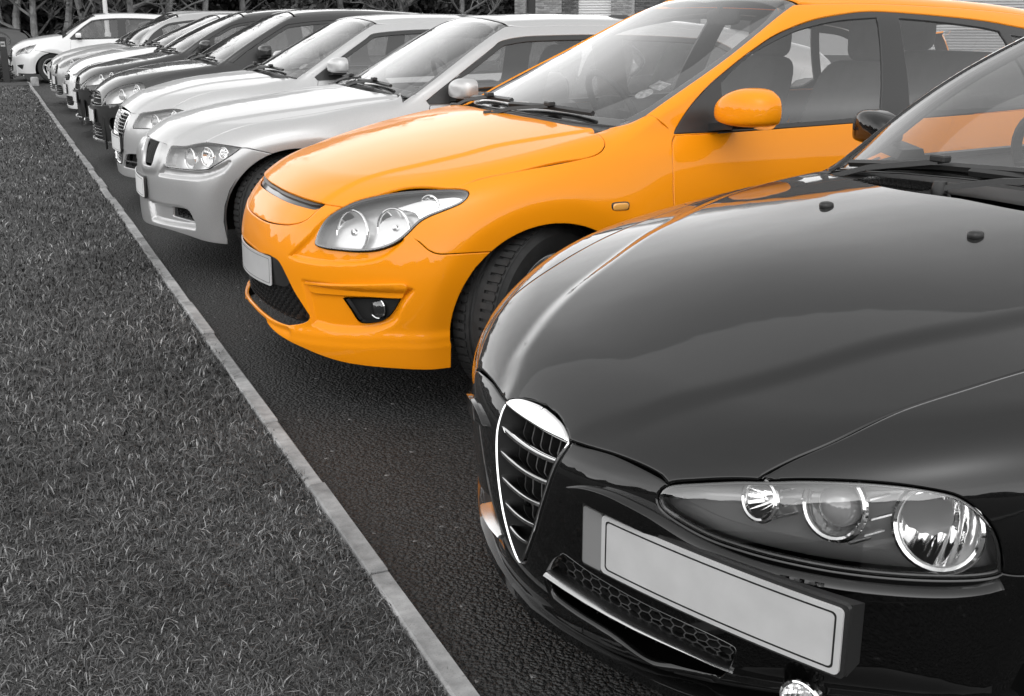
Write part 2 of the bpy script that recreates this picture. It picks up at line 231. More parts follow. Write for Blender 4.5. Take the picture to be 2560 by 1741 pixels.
BD['wht']=(dict(xa=1.0,xr=3.25,nr=2.6,n=[(0.2, 2.1801), (0.5, 2.4801), (0.8, 2.4801)],F0=[(0.15, 0.1047), (0.22, 0.0547), (0.32, 0.0167), (0.42, 0.0047), (0.52, 0.0047), (0.6, 0.0197), (0.68, 0.0547), (0.76, 0.1247), (0.9, 0.3047)],W=[(0.15, 0.8059), (0.25, 0.8403), (0.4, 0.8648), (0.55, 0.8727), (0.68, 0.8648), (0.78, 0.8472), (0.88, 0.8157), (0.97, 0.7764)],Wx=[(0.0, 1), (1.0, 1), (2.2, 1.0), (3.3, 0.99), (4.2, 0.95)],R0=[(0.15, 4.1), (0.4, 4.2), (0.7, 4.17), (1.0, 4.08)],arch=[(0.87, 0.31, 0.36, 0.018, 0.07), (3.4866, 0.31, 0.36, 0.015, 0.07)],dent=None,Tc=[(-0.2, 0.5381), (0, 0.6765), (0.12, 0.7551), (0.3, 0.8325), (0.6, 0.9138), (0.9, 0.9591), (1.1, 0.9794), (1.4, 0.9892), (2.2, 0.9878), (4.2, 1.0185)],Td=[(0, 0.0577), (0.5, 0.0427), (1.1, 0.0177), (2, -0.0223)],Td4=0.0,hx=None,kf=0.085,ws_n=(0.55,),Wsx=[(0.9, 0.959), (1.0, 1.1036), (1.2, 1.5118), (1.38, 1.9629), (1.5, 2.2474)],wsc=0.1864,wsc4=0.15,Gw=[(0.85, 0.7864), (0.95, 0.7766), (1.2, 0.6881), (1.4, 0.5751), (1.5, 0.5112)],Gx=[(1, 0.99), (1.5, 1), (2.4, 1.0), (3.2, 0.97), (4, 0.88)],Rf=[(1.2, 1.3088), (1.7, 1.3627), (2.1, 1.3882), (2.5, 1.3996), (3.0, 1.3984), (3.6, 1.3568), (4.1, 1.2686)],Rc=0.1,Rrx=[(0.9, 4.1), (1.2, 3.9), (1.4, 3.65)],rrc=0.15,rr_s=0.7,kr=0.12,kw=0.03,ku=0.03),(0.1525, 16.3586, -0.0104))
BD['grey']=(dict(xa=1.0,xr=3.35,nr=2.6,n=[(0.2, 2.1114), (0.5, 2.4114), (0.8, 2.4114)],F0=[(0.15, 0.0995), (0.22, 0.0495), (0.32, 0.0115), (0.42, -0.0005), (0.52, -0.0005), (0.6, 0.0145), (0.68, 0.0495), (0.76, 0.1195), (0.9, 0.2995)],W=[(0.15, 0.8144), (0.25, 0.8492), (0.4, 0.8741), (0.55, 0.882), (0.68, 0.8741), (0.78, 0.8562), (0.88, 0.8244), (0.97, 0.7846)],Wx=[(0.0, 1), (1.0, 1), (2.2, 1.0), (3.3, 0.99), (4.2, 0.95)],R0=[(0.15, 4.2), (0.4, 4.3), (0.7, 4.27), (1.0, 4.18)],arch=[(0.87, 0.31, 0.36, 0.018, 0.07), (3.5489, 0.31, 0.36, 0.015, 0.07)],dent=None,Tc=[(-0.2, 0.519), (0, 0.6522), (0.12, 0.7292), (0.3, 0.8099), (0.6, 0.8934), (0.9, 0.9399), (1.1, 0.9594), (1.4, 0.974), (2.2, 0.983), (4.2, 1.0203)],Td=[(0, 0.1067), (0.5, 0.0917), (1.1, 0.0667), (2, 0.0267)],Td4=0.0,hx=None,kf=0.085,ws_n=(0.55,),Wsx=[(0.9, 1.0257), (1.0, 1.0746), (1.2, 1.3353), (1.38, 1.78), (1.5, 2.1063)],wsc=0.1234,wsc4=0.15,Gw=[(0.85, 0.7955), (0.95, 0.7855), (1.2, 0.696), (1.4, 0.5817), (1.5, 0.5171)],Gx=[(1, 0.99), (1.5, 1), (2.4, 1.0), (3.2, 0.97), (4, 0.88)],Rf=[(1.2, 1.3091), (1.7, 1.3793), (2.1, 1.4185), (2.5, 1.4301), (3.0, 1.4184), (3.6, 1.3635), (4.1, 1.2648)],Rc=0.1,Rrx=[(0.9, 4.2), (1.2, 4.0), (1.4, 3.75)],rrc=0.15,rr_s=0.7,kr=0.12,kw=0.03,ku=0.03),(0.1391, 18.6323, 0.0075))
BD['slv']=(dict(xa=1.0,xr=3.35,nr=2.6,n=[(0.2, 2.1687), (0.5, 2.4687), (0.8, 2.4687)],F0=[(0.15, 0.0965), (0.22, 0.0465), (0.32, 0.0085), (0.42, -0.0035), (0.52, -0.0035), (0.6, 0.0115), (0.68, 0.0465), (0.76, 0.1165), (0.9, 0.2965)],W=[(0.15, 0.8149), (0.25, 0.8497), (0.4, 0.8745), (0.55, 0.8825), (0.68, 0.8745), (0.78, 0.8566), (0.88, 0.8248), (0.97, 0.785)],Wx=[(0.0, 1), (1.0, 1), (2.2, 1.0), (3.3, 0.99), (4.2, 0.95)],R0=[(0.15, 4.2), (0.4, 4.3), (0.7, 4.27), (1.0, 4.18)],arch=[(0.87, 0.31, 0.36, 0.018, 0.07), (3.5489, 0.31, 0.36, 0.015, 0.07)],dent=None,Tc=[(-0.2, 0.534), (0, 0.6642), (0.12, 0.7383), (0.3, 0.8128), (0.6, 0.8857), (0.9, 0.925), (1.1, 0.951), (1.4, 0.9704), (2.2, 0.9842), (4.2, 1.0213)],Td=[(0, 0.1017), (0.5, 0.0867), (1.1, 0.0617), (2, 0.0217)],Td4=0.0,hx=None,kf=0.085,ws_n=(0.55,),Wsx=[(0.9, 0.9809), (1.0, 1.1286), (1.2, 1.4997), (1.38, 1.8593), (1.5, 2.1194)],wsc=0.1802,wsc4=0.15,Gw=[(0.85, 0.7955), (0.95, 0.7855), (1.2, 0.696), (1.4, 0.5817), (1.5, 0.5171)],Gx=[(1, 0.99), (1.5, 1), (2.4, 1.0), (3.2, 0.97), (4, 0.88)],Rf=[(1.2, 1.31), (1.7, 1.39), (2.1, 1.43), (2.5, 1.435), (3.0, 1.41), (3.6, 1.34), (4.1, 1.23)],Rc=0.1,Rrx=[(0.9, 4.2), (1.2, 4.0), (1.4, 3.75)],rrc=0.15,rr_s=0.7,kr=0.12,kw=0.03,ku=0.03),(0.1503, 20.2032, -0.0072))
BD['mpv']=(dict(xa=1.0,xr=3.49,nr=2.6,n=[(0.2, 2.2757), (0.5, 2.5757), (0.8, 2.5757)],F0=[(0.15, 0.1067), (0.22, 0.0567), (0.32, 0.0187), (0.42, 0.0067), (0.52, 0.0067), (0.6, 0.0217), (0.68, 0.0567), (0.76, 0.1267), (0.9, 0.3067)],W=[(0.15, 0.823), (0.25, 0.8584), (0.4, 0.8837), (0.55, 0.8918), (0.68, 0.8837), (0.78, 0.8655), (0.88, 0.8332), (0.97, 0.7927)],Wx=[(0.0, 1), (1.0, 1), (2.2, 1.0), (3.3, 0.99), (4.2, 0.95)],R0=[(0.15, 4.34), (0.4, 4.44), (0.7, 4.41), (1.0, 4.32)],arch=[(0.87, 0.31, 0.36, 0.018, 0.07), (3.6361, 0.31, 0.36, 0.015, 0.07)],dent=None,Tc=[(-0.2, 0.6027), (0, 0.7315), (0.12, 0.8032), (0.3, 0.8656), (0.6, 0.9317), (0.9, 0.9785), (1.1, 0.9976), (1.4, 1.0127), (2.2, 1.0225), (4.2, 1.0604)],Td=[(0, 0.1003), (0.5, 0.0853), (1.1, 0.0603), (2, 0.0203)],Td4=0.0,hx=None,kf=0.085,ws_n=(0.55,),Wsx=[(0.9, 0.9374), (1.0, 1.0667), (1.2, 1.3755), (1.38, 1.7213), (1.5, 1.9834)],wsc=0.1751,wsc4=0.15,Gw=[(0.85, 0.809), (0.95, 0.7989), (1.2, 0.7079), (1.4, 0.5916), (1.5, 0.5259)],Gx=[(1, 0.99), (1.5, 1), (2.4, 1.0), (3.2, 0.97), (4, 0.88)],Rf=[(1.2, 1.3365), (1.7, 1.3906), (2.1, 1.4202), (2.5, 1.4247), (3.0, 1.4047), (3.6, 1.3548), (4.1, 1.2712)],Rc=0.1,Rrx=[(0.9, 4.34), (1.2, 4.14), (1.4, 3.89)],rrc=0.15,rr_s=0.7,kr=0.12,kw=0.03,ku=0.03),(-0.3052, 27.1528, -0.0112))
for _k,(_d,_p) in BD.items():
    if _k=='alfa': continue
    _o=_d['F0'][3][1]        # nose at mid height; bumpers stay nearly upright down to the chin
    _d['F0']=[(.12,_o+.045),(.18,_o+.014),(.25,_o+.001),(.33,_o-.001)]+_d['F0'][3:]
    _d['n']=[(.15,_d['n'][1][1]-.05)]+_d['n'][1:]
    _d['W'][0]=(.15,_d['W'][1][1]-.012)
BD['alfa'][0]['wsc4']=.30; BD['alfa'][0]['Wsx']=[(a,b-.012) for a,b in BD['alfa'][0]['Wsx']]
# ---------------------------------------------------------------- objects
def tag(o,label=None,cat=None,group=None,kind=None):
    for k,v in (('label',label),('category',cat),('group',group),('kind',kind)):
        if v: o[k]=v
    return o
def empty(name,loc=(0,0,0),rz=0,parent=None):
    o=bpy.data.objects.new(name,None); COL.objects.link(o); o.location=loc; o.rotation_euler=(0,0,rz); o.empty_display_size=.2
    if parent: o.parent=parent
    return o
def mobj(name,V,F,m,parent=None,N=None,smooth=True,sharp=None):
    me=bpy.data.meshes.new(name); V=np.asarray(V,float)
    if isinstance(F,np.ndarray) and F.ndim==2:
        k=F.shape[1]; n=len(F)
        me.vertices.add(len(V)); me.vertices.foreach_set('co',V.ravel()); me.loops.add(n*k); me.loops.foreach_set('vertex_index',F.ravel().astype(np.int32))
        me.polygons.add(n); me.polygons.foreach_set('loop_start',np.arange(n,dtype=np.int32)*k); me.update(calc_edges=True)
    else: me.from_pydata([tuple(v) for v in V],[],[tuple(int(i) for i in f) for f in F])
    if smooth: me.polygons.foreach_set('use_smooth',np.ones(len(me.polygons),bool))
    me.validate()
    if N is not None and len(N)==len(me.vertices): me.normals_split_custom_set_from_vertices([tuple(n) for n in N])
    elif smooth and sharp is not None: me.set_sharp_from_angle(angle=R(sharp))
    me.materials.append(m); o=bpy.data.objects.new(name,me); COL.objects.link(o)
    if parent: o.parent=parent
    return o
FL=np.array([1,-1,1.])
def cobj(name,V,F,m,parent,N=None,smooth=True,sharp=40):
    """mesh given in car space (y to the car's left); Blender's y runs the other way"""
    V=np.asarray(V,float)*FL
    F=F[:,::-1] if isinstance(F,np.ndarray) else [tuple(f)[::-1] for f in F]
    return mobj(name,V,F,m,parent,None if N is None else np.asarray(N)*FL,smooth,None if N is not None else sharp)
def both(name,V,F,m,parent,N=None,**k):
    a=cobj(name,V,F,m,parent,N,**k); V2=np.asarray(V,float)*FL
    F2=F[:,::-1] if isinstance(F,np.ndarray) else [tuple(f)[::-1] for f in F]
    return a,cobj(name,V2,F2,m,parent,None if N is None else np.asarray(N)*FL,**k)
class Mb:
    """collects simple shapes into one mesh"""
    def __init__(s): s.V=[];s.F=[]
    def add(s,V,F):
        o=len(s.V); s.V+= [tuple(v) for v in V]; s.F+=[tuple(int(i)+o for i in f) for f in F]; return s
    def box(s,c,d,rz=0,bev=0):
        c=np.array(c,float); h=np.array(d,float)/2
        if bev<=0:
            V=np.array([[x,y,z] for x in(-1,1) for y in(-1,1) for z in(-1,1)])*h
            F=[(0,1,3,2),(4,6,7,5),(0,4,5,1),(2,3,7,6),(0,2,6,4),(1,5,7,3)]
        else:
            b=min(bev,h.min()*.9); V=[];F=[]
            for sx in(-1,1):
                for sy in(-1,1):
                    for sz in(-1,1):
                        p=np.array([sx,sy,sz])*h
                        for k in range(3):
                            q=p-np.array([sx,sy,sz])*b; q[k]=p[k]; V.append(q)
            ix=lambda sx,sy,sz,k:((sx>0)*4+(sy>0)*2+(sz>0))*3+k
            for k in range(3):
                a,b2=[i for i in range(3) if i!=k]
                for sg in(-1,1):
                    L=[]
                    for u,v in((-1,-1),(1,-1),(1,1),(-1,1)):
                        t=[0,0,0]; t[k]=sg;t[a]=u;t[b2]=v; L.append(ix(*t,k))
                    F.append(L if (sg>0)==(k!=1) else L[::-1])
                for u in(-1,1):
                    for v in(-1,1):
                        # edge along k between faces a and b2
                        t0=[0,0,0];t0[a]=u;t0[b2]=v;t0[k]=-1;t1=list(t0);t1[k]=1
                        L=[ix(*t0,a),ix(*t1,a),ix(*t1,b2),ix(*t0,b2)]
                        F.append(L if (u*v>0)!=(k==1) else L[::-1])
            for sx in(-1,1):
                for sy in(-1,1):
                    for sz in(-1,1):
                        L=[ix(sx,sy,sz,k) for k in range(3)]; F.append(L if sx*sy*sz>0 else L[::-1])
            V=np.array(V)
        if rz: cs,sn=math.cos(rz),math.sin(rz); V=np.stack([V[:,0]*cs-V[:,1]*sn,V[:,0]*sn+V[:,1]*cs,V[:,2]],1)
        return s.add(V+c,F)
    def tube(s,P,r,n=8,cap=True):
        P=np.asarray(P,float); r=np.broadcast_to(np.asarray(r,float),(len(P),)); V=[];F=[]
        up=np.array([0,0,1.]); 
        for i in range(len(P)):
            t=P[min(i+1,len(P)-1)]-P[max(i-1,0)]; t=t/(np.linalg.norm(t)+1e-12)
            a=np.cross(t,up if abs(t[2])<.95 else np.array([1.,0,0])); a/=np.linalg.norm(a); b=np.cross(t,a)
            for k in range(n): w=2*math.pi*k/n; V.append(P[i]+r[i]*(a*math.cos(w)+b*math.sin(w)))
        for i in range(len(P)-1):
            for k in range(n): F.append((i*n+k,i*n+(k+1)%n,(i+1)*n+(k+1)%n,(i+1)*n+k))
        if cap: F.append(tuple(range(n))[::-1]); F.append(tuple((len(P)-1)*n+k for k in range(n)))
        return s.add(V,F)
    def sweep(s,P,prof,up=(0,0,1)):
        """closed profile [(side,up)] along a path"""
        P=np.asarray(P,float); n=len(prof); V=[];F=[]; up=np.array(up,float)
        for i in range(len(P)):
            t=P[min(i+1,len(P)-1)]-P[max(i-1,0)]; t=t/np.linalg.norm(t); a=np.cross(t,up); a/=np.linalg.norm(a); b=np.cross(a,t)
            for u,v in prof: V.append(P[i]+a*u+b*v)
        for i in range(len(P)-1):
            for k in range(n): F.append((i*n+k,(i+1)*n+k,(i+1)*n+(k+1)%n,i*n+(k+1)%n))
        F.append(tuple(range(n))); F.append(tuple((len(P)-1)*n+k for k in range(n))[::-1])
        return s.add(V,F)
    def lathe(s,prof,c,axis,n=32,closed=False):
        """profile (r,h) turned about axis through c"""
        axis=np.array(axis,float); axis/=np.linalg.norm(axis); a=np.cross(axis,(0,0,1.) if abs(axis[2])<.9 else (1.,0,0)); a/=np.linalg.norm(a); b=np.cross(axis,a)
        V=[];F=[];m=len(prof)
        for k in range(n):
            w=2*math.pi*k/n
            for r,h in prof: V.append(np.array(c)+axis*h+r*(a*math.cos(w)+b*math.sin(w)))
        for k in range(n):
            for j in range(m if closed else m-1): F.append((k*m+j,((k+1)%n)*m+j,((k+1)%n)*m+(j+1)%m,k*m+(j+1)%m))
        return s.add(V,F)
    def blob(s,c,d,e1=.6,e2=.6,n=20,m=12,f=None):
        V=[];F=[]; sg=lambda x,e:math.copysign(abs(x)**e,x)
        for i in range(m+1):
            p=-math.pi/2+math.pi*i/m
            for k in range(n):
                q=2*math.pi*k/n; v=np.array([sg(math.cos(p),e1)*sg(math.cos(q),e2),sg(math.cos(p),e1)*sg(math.sin(q),e2),sg(math.sin(p),e1)])
                if f: v=f(v)
                V.append(np.array(c)+v*np.array(d)/2)
        for i in range(m):
            for k in range(n): F.append((i*n+k,i*n+(k+1)%n,(i+1)*n+(k+1)%n,(i+1)*n+k))
        return s.add(V,F)
    def out(s,name,m,parent,car=True,mirror=False,**k):
        if car: return (both if mirror else cobj)(name,s.V,s.F,m,parent,**k)
        return mobj(name,s.V,s.F,m,parent,sharp=k.pop('sharp',40),**k)
# ---------------------------------------------------------------- charts: flat maps of the body surface
SC=(1.0,.35); CZ=.55
def c_inv(ch,P):
    P=np.asarray(P,float); x,y,z=P[...,0],P[...,1],P[...,2]
    if ch=='sph': return np.stack([np.arctan2(y,SC[0]-x),np.arctan2(z-SC[1],np.hypot(SC[0]-x,y))],-1)
    if ch=='cyl': return np.stack([x,np.arctan2(y,z-CZ)*.8],-1)
    if ch=='top': return np.stack([x,y],-1)
    if ch=='side': return np.stack([x,z],-1)
    if ch in('rear','nose'): return np.stack([y,z],-1)
def c_ray(ch,q):
    s,t=q[:,0],q[:,1]; o=np.zeros_like(s); e=np.ones_like(s)
    if ch=='sph':
        d=np.stack([-np.cos(t)*np.cos(s),np.cos(t)*np.sin(s),np.sin(t)],-1); return np.array([SC[0],0,SC[1]])+d*1.7,-d,0.,1.6
    if ch=='cyl':
        a=t/.8; d=np.stack([o,np.sin(a),np.cos(a)],-1); return np.stack([s,o,o+CZ],-1)+d*1.35,-d,0.,1.3
    if ch=='top': return np.stack([s,t,o+2.],-1),np.stack([o,o,-e],-1),.3,1.85
    if ch=='side': return np.stack([s,o+1.2,t],-1),np.stack([o,-e,o],-1),0.,1.15
    if ch=='nose': return np.stack([o-.4,s,t],-1),np.stack([e,o,o],-1),0.,1.4
    if ch=='rear': return np.stack([o+4.9,s,t],-1),np.stack([-e,o,o],-1),0.,2.5
def on(B,ch,q,fn=None):
    O,D,a,b=c_ray(ch,np.asarray(q,float)); P,h=B.cast(O,D,a,b,26,22,fn); return P
def pip(q,L):
    """points inside polygon"""
    L=np.asarray(L); x,y=q[:,0:1],q[:,1:2]; x1,y1=L[:,0],L[:,1]; x2,y2=np.roll(x1,-1),np.roll(y1,-1)
    c=((y1>y)!=(y2>y))&(x<(x2-x1)*(y-y1)/np.where(y2==y1,1e-12,y2-y1)+x1)
    return c.sum(1)%2==1
def seg_d(q,L,closed=True):
    L=np.asarray(L); A=L if closed else L[:-1]; Bp=np.roll(L,-1,0) if closed else L[1:]
    d=Bp-A; w=q[:,None]-A; t=np.clip((w*d).sum(-1)/((d*d).sum(-1)+1e-12),0,1)
    return np.sqrt((((w-d*t[...,None])**2).sum(-1)).min(1))
def loop(pts,res,closed=True,smooth=True):
    """corner = a point given twice; curves between corners are smoothed, all resampled at res"""
    P=[np.array(p,float) for p in pts]; Q=[];C=[]
    i=0
    while i<len(P):
        c=i+1<len(P) and np.allclose(P[i],P[i+1]); Q.append(P[i]); C.append(c); i+=2 if c else 1
    n=len(Q); Q=np.array(Q)
    if not smooth: C=[True]*n
    outp=[]; m=n if closed else n-1
    for i in range(m):
        p1,p2=Q[i],Q[(i+1)%n]
        p0=Q[i-1] if (closed or i>0) and not C[i] else 2*p1-p2
        p3=Q[(i+2)%n] if (closed or i+2<n) and not C[(i+1)%n] else 2*p2-p1
        L=np.linalg.norm(p2-p1); k=max(1,int(round(L/res)))
        d1,d2=(p2-p0)/2,(p3-p1)/2
        for v,s in((d1,0),(d2,1)):
            l=np.linalg.norm(v)
            if l>1.2*L: v*=1.2*L/l
        for j in range(k):
            t=j/k; outp.append((2*t**3-3*t*t+1)*p1+(t**3-2*t*t+t)*d1+(-2*t**3+3*t*t)*p2+(t**3-t*t)*d2)
    if not closed: outp.append(Q[-1])
    return np.array(outp)
def area(L): return .5*np.sum(L[:,0]*np.roll(L[:,1],-1)-np.roll(L[:,0],-1)*L[:,1])
def offs(L,d):
    """move a closed loop inward by d"""
    s=1 if area(L)>0 else -1
    e=np.roll(L,-1,0)-L; e/=np.linalg.norm(e,axis=1,keepdims=True)+1e-12; n=np.stack([-e[:,1],e[:,0]],1)*s; m=n+np.roll(n,1,0)
    m/=np.maximum((m*m).sum(1,keepdims=True)/2,.6)
    return L+m*d
def emb_d(B,P,who=None):
    q=np.array(P); q[:,1]=np.abs(q[:,1]); tot=np.zeros(len(q)); cache={}
    for e in B.embs:
        if e.get('on') and who not in e['on']: continue
        ch=e['ch']
        if ch not in cache: cache[ch]=c_inv(ch,q)
        st=cache[ch]; L=e['L']; w=e['w']; pad=w*2.5
        m=np.all((st>L.min(0)-pad)&(st<L.max(0)+pad),1)&(q[:,0]<e.get('xmax',9))
        if not m.any(): continue
        if e['k']=='poly':
            sd=seg_d(st[m],L); sd=np.where(pip(st[m],L),sd,-sd); tot[m]+=e['d']*sstep(-w/2,w/2,sd) if not e.get('in') else e['d']*sstep(0,w,sd)
        else:
            sd=seg_d(st[m],L,False); tot[m]+=e['d']*np.exp(-(sd/w)**2)
    return tot
def surf(B,ch,q,fn=None,off=0.,emb=True,who=None):
    P=on(B,ch,q,fn); N=B.grad(P,1.2e-3,fn)
    if emb and B.embs:
        d0=emb_d(B,P,who)
        if len(P):
            a=np.cross(N,[0,0,1.]); a+= (np.linalg.norm(a,axis=1,keepdims=True)<.05)*np.array([0,1.,0]); a/=np.linalg.norm(a,axis=1,keepdims=True); b=np.cross(N,a); h=.0015
            gu=(emb_d(B,P+a*h,who)-emb_d(B,P-a*h,who))/(2*h); gv=(emb_d(B,P+b*h,who)-emb_d(B,P-b*h,who))/(2*h)
            P=P+N*d0[:,None]; N=N-a*gu[:,None]-b*gv[:,None]; N/=np.linalg.norm(N,axis=1,keepdims=True)
    if off is not None and np.any(off): P=P+N*(off if np.isscalar(off) else off[:,None])
    return P,N
def panel(name,parent,B,ch,outline,m,res=.014,cuts=(),gap=.0018,lip=.008,off=0.,fn=None,smooth=True,mirror=False,ring=.003,emb=True,chart_pts=False,soft=.75):
    cv=(lambda L:np.asarray(L,float)) if chart_pts else (lambda L:c_inv(ch,np.asarray(L,float)))
    res*=B.rs; ring=min(ring,res*.45)
    OL=offs(loop(cv(outline),res,True,smooth),gap); loops=[OL,offs(OL,ring)]; cl=[]
    for c in cuts:
        L=offs(loop(cv(c),res,True,True),-gap); cl.append(L); loops+=[L,offs(L,-ring)]
    lo,hi=OL.min(0),OL.max(0); nx=int((hi[0]-lo[0])/res)+2; ny=int((hi[1]-lo[1])/(res*.866))+2
    gx,gy=np.meshgrid(np.arange(nx),np.arange(ny)); g=np.stack([lo[0]+(gx+.5*(gy%2))*res,lo[1]+gy*res*.866],-1).reshape(-1,2)
    k=pip(g,OL)
    for L in cl: k&=~pip(g,L)
    g=g[k]
    if len(g):
        allp=np.concatenate(loops); keep=np.ones(len(g),bool)
        for s in range(0,len(g),2000): keep[s:s+2000]=(((g[s:s+2000,None]-allp[None])**2).sum(-1).min(1)>(.55*res)**2)
        g=g[keep]
    V=[];E=[]
    for L in loops:
        o=len(V); n=len(L); V+=[Vector(p) for p in L]; E+=[(o+i,o+(i+1)%n) for i in range(n)]
    V+=[Vector(p) for p in g]
    v,e,f,_,_,_=delaunay_2d_cdt(V,E,[],0,1e-6)
    q=np.array([tuple(p) for p in v]); f=np.array([t for t in f if len(t)==3])
    c=q[f].mean(1); k=pip(c,OL)
    for L in cl: k&=~pip(c,L)
    f=f[k]; u,inv=np.unique(f,return_inverse=True); q=q[u]; f=inv.reshape(-1,3)
    P,N=surf(B,ch,q,fn,off,emb,name)
    # consistent winding with the outward normal
    fn_=np.cross(P[f[:,1]]-P[f[:,0]],P[f[:,2]]-P[f[:,0]]); fl=(fn_*N[f].mean(1)).sum(1)<0; f[fl]=f[fl][:,[0,2,1]]
    if lip:
        ed=np.concatenate([f[:,[0,1]],f[:,[1,2]],f[:,[2,0]]]); key=np.sort(ed,1); _,ix,ct=np.unique(key,axis=0,return_index=True,return_counts=True); be=ed[ix[ct==1]]
        d=P[be[:,1]]-P[be[:,0]]; o=np.cross(d,N[be[:,0]]); o/=np.linalg.norm(o,axis=1,keepdims=True)+1e-12
        O=np.zeros_like(P); np.add.at(O,be[:,0],o); np.add.at(O,be[:,1],o); bv=np.unique(be); O[bv]/=np.linalg.norm(O[bv],axis=1,keepdims=True)+1e-9
        n0=len(P); mp=-np.ones(n0,int); mp[bv]=n0+np.arange(len(bv))
        P=np.concatenate([P,P[bv]-N[bv]*lip]); nb=O[bv]; N2=N.copy(); N2[bv]=N[bv]+O[bv]*soft; N2/=np.linalg.norm(N2,axis=1,keepdims=True); N=np.concatenate([N2,nb])
        a,b=be[:,0],be[:,1]; f=np.concatenate([f,np.stack([b,a,mp[a]],1),np.stack([b,mp[a],mp[b]],1)])
    return (both if mirror else cobj)(name,P,f,m,parent,N)
def mirror_pts(L): return [(p[0],-p[1],*p[2:]) for p in L]
def sym(L):
    """left half given from rear/outer to the centre line -> whole outline"""
    R_=[(p[0],-p[1],*p[2:]) for p in L][::-1]
    return list(L)+[p for p in R_]
def emb_poly(ch,pts,d,w,inside=False,**k): return dict(ch=ch,k='poly',L=loop(c_inv(ch,np.array(pts,float)),.02),d=d,w=w,**({'in':True} if inside else {}),**k)
def emb_line(ch,pts,d,w,**k): return dict(ch=ch,k='line',L=loop(c_inv(ch,np.array(pts,float)),.02,False),d=d,w=w,**k)
# ---------------------------------------------------------------- parts of a car
def wheel(parent,c,r,side,spokes=10,w=.205,detail=1):
    """c hub centre; side +1 for the car's left"""
    root=empty('wheel',parent=parent); root.location=(c[0],-c[1],c[2])
    y=side; n=56 if detail else 32
    h=w/2; rr=r-.105
    prof=[(rr,-h*.86),(rr+.03,-h),(r-.03,-h*1.02),(r-.008,-h*.86)]
    for k in range(4):
        a=-h*.72+k*h*.48-.004; prof+=[(r-.0005,a-h*.17),(r,a+h*.1),(r-.008,a+h*.12),(r-.008,a+h*.22)]
    prof+=[(r-.002,h*.8),(r-.03,h*1.02),(rr+.03,h),(rr,h*.86)]
    b=Mb().lathe(prof,(0,0,0),(0,1,0),n); b.out('tyre',M_TYRE,root,sharp=35)
    # tread blocks: cross cuts as raised lugs
    if detail:
        t=Mb()
        for k in range(64):
            w0=2*math.pi*k/64
            for s,sh in((-1,0),(1,.03)):
                ca,sa=math.cos(w0+sh),math.sin(w0+sh); P=np.array([[ca*(r+.002),s*h*.60,sa*(r+.002)]])
                Mx=np.array([[ca,0,-sa],[0,1,0],[sa,0,ca]]); bx=Mb().box((0,0,0),(.006,h*.55,.021)); t.add((np.array(bx.V)@Mx.T)+P,bx.F)
        t.out('tread',M_TYRE,root)['kind']='stuff'
    rim=Mb().lathe([(rr+.012,-h*.8),(rr-.02,-h*.7),(rr-.03,0),(rr-.02,h*.72),(rr+.004,h*.9),(rr+.014,h*.86),(rr+.012,-h*.8)],(0,0,0),(0,1,0),n)
    yo=y*h*.55
    for k in range(spokes):
        w0=2*math.pi*k/spokes+.2; ca,sa=math.cos(w0),math.sin(w0)
        P=[(ca*.05,yo+y*.012,sa*.05),(ca*rr*.6,yo+y*.02,sa*rr*.6),(ca*(rr-.01),yo+y*.004,sa*(rr-.01))]
        rim.sweep(P,[(-.016,-.012),(.016,-.012),(.011,.012),(-.011,.012)],up=(0,y,0))
    rim.lathe([(.0,y*.02),(.055,y*.018),(.062,0),(.062,-y*.03)],(0,yo,0),(0,1,0),24)
    rim.out('rim',M_RIM,root)
    d=Mb().lathe([(.02,0),(.14,0),(.14,y*.02),(.02,y*.02)],(0,-y*.01,0),(0,1,0),24); d.out('brake_disc',M_SATIN,root)
    return root
def bowl(parent,c,ax,r,depth,name='reflector',ringr=.006,proj=False,m=None,ringm=None,bulb=True,flute=0):
    """lamp reflector: a paraboloid facing ax, its rim ring and bulb"""
    c=np.array(c,float); ax=np.array(ax,float); ax/=np.linalg.norm(ax)
    P=[(r*t,-depth*(1-t*t)) for t in np.linspace(.02,1,9)]
    if flute:
        a=np.cross(ax,(0,0,1.)); a/=np.linalg.norm(a); b=np.cross(ax,a); V=[];F=[]; nr,na=14,72
        for i in range(nr+1):
            for k in range(na):
                t=i/nr; w=2*math.pi*k/na; u=r*t*math.cos(w); v=r*t*math.sin(w); V.append(c+a*u+b*v+ax*(-depth*(1-t*t)+(1-t**4)*.0045*abs(math.sin(u/flute*math.pi))))
        for i in range(nr):
            for k in range(na): F.append((i*na+k,i*na+(k+1)%na,(i+1)*na+(k+1)%na,(i+1)*na+k))
        o=Mb().add(V,F).out(name,m or M_REFL,parent,sharp=80)
    else: o=Mb().lathe(P,c,ax,22).out(name,m or M_REFL,parent,smooth=False)
    Mb().lathe([(r+ringr*math.cos(a),ringr*1.2*math.sin(a)) for a in np.linspace(0,2*math.pi,9)],c,ax,36).out('ring',ringm or M_CHROME,parent)
    if proj: Mb().blob(c-ax*depth*.35,(r*1.35,)*3,1,1,24,14).out('projector_lens',M_PLENS,parent)
    elif bulb: Mb().lathe([(0.001,r*.25),(r*.15,r*.22),(r*.2,0),(r*.2,-depth)],c-ax*depth*.4,ax,16).out('bulb',M_CHROME,parent)
    return o
M_PLENS=mat('projector lens glass',.25,.03,.0,coat=1.0,spec=.9)
def dirat(B,P,fn=None): return B.grad(np.array([P],float),2e-3,fn)[0]
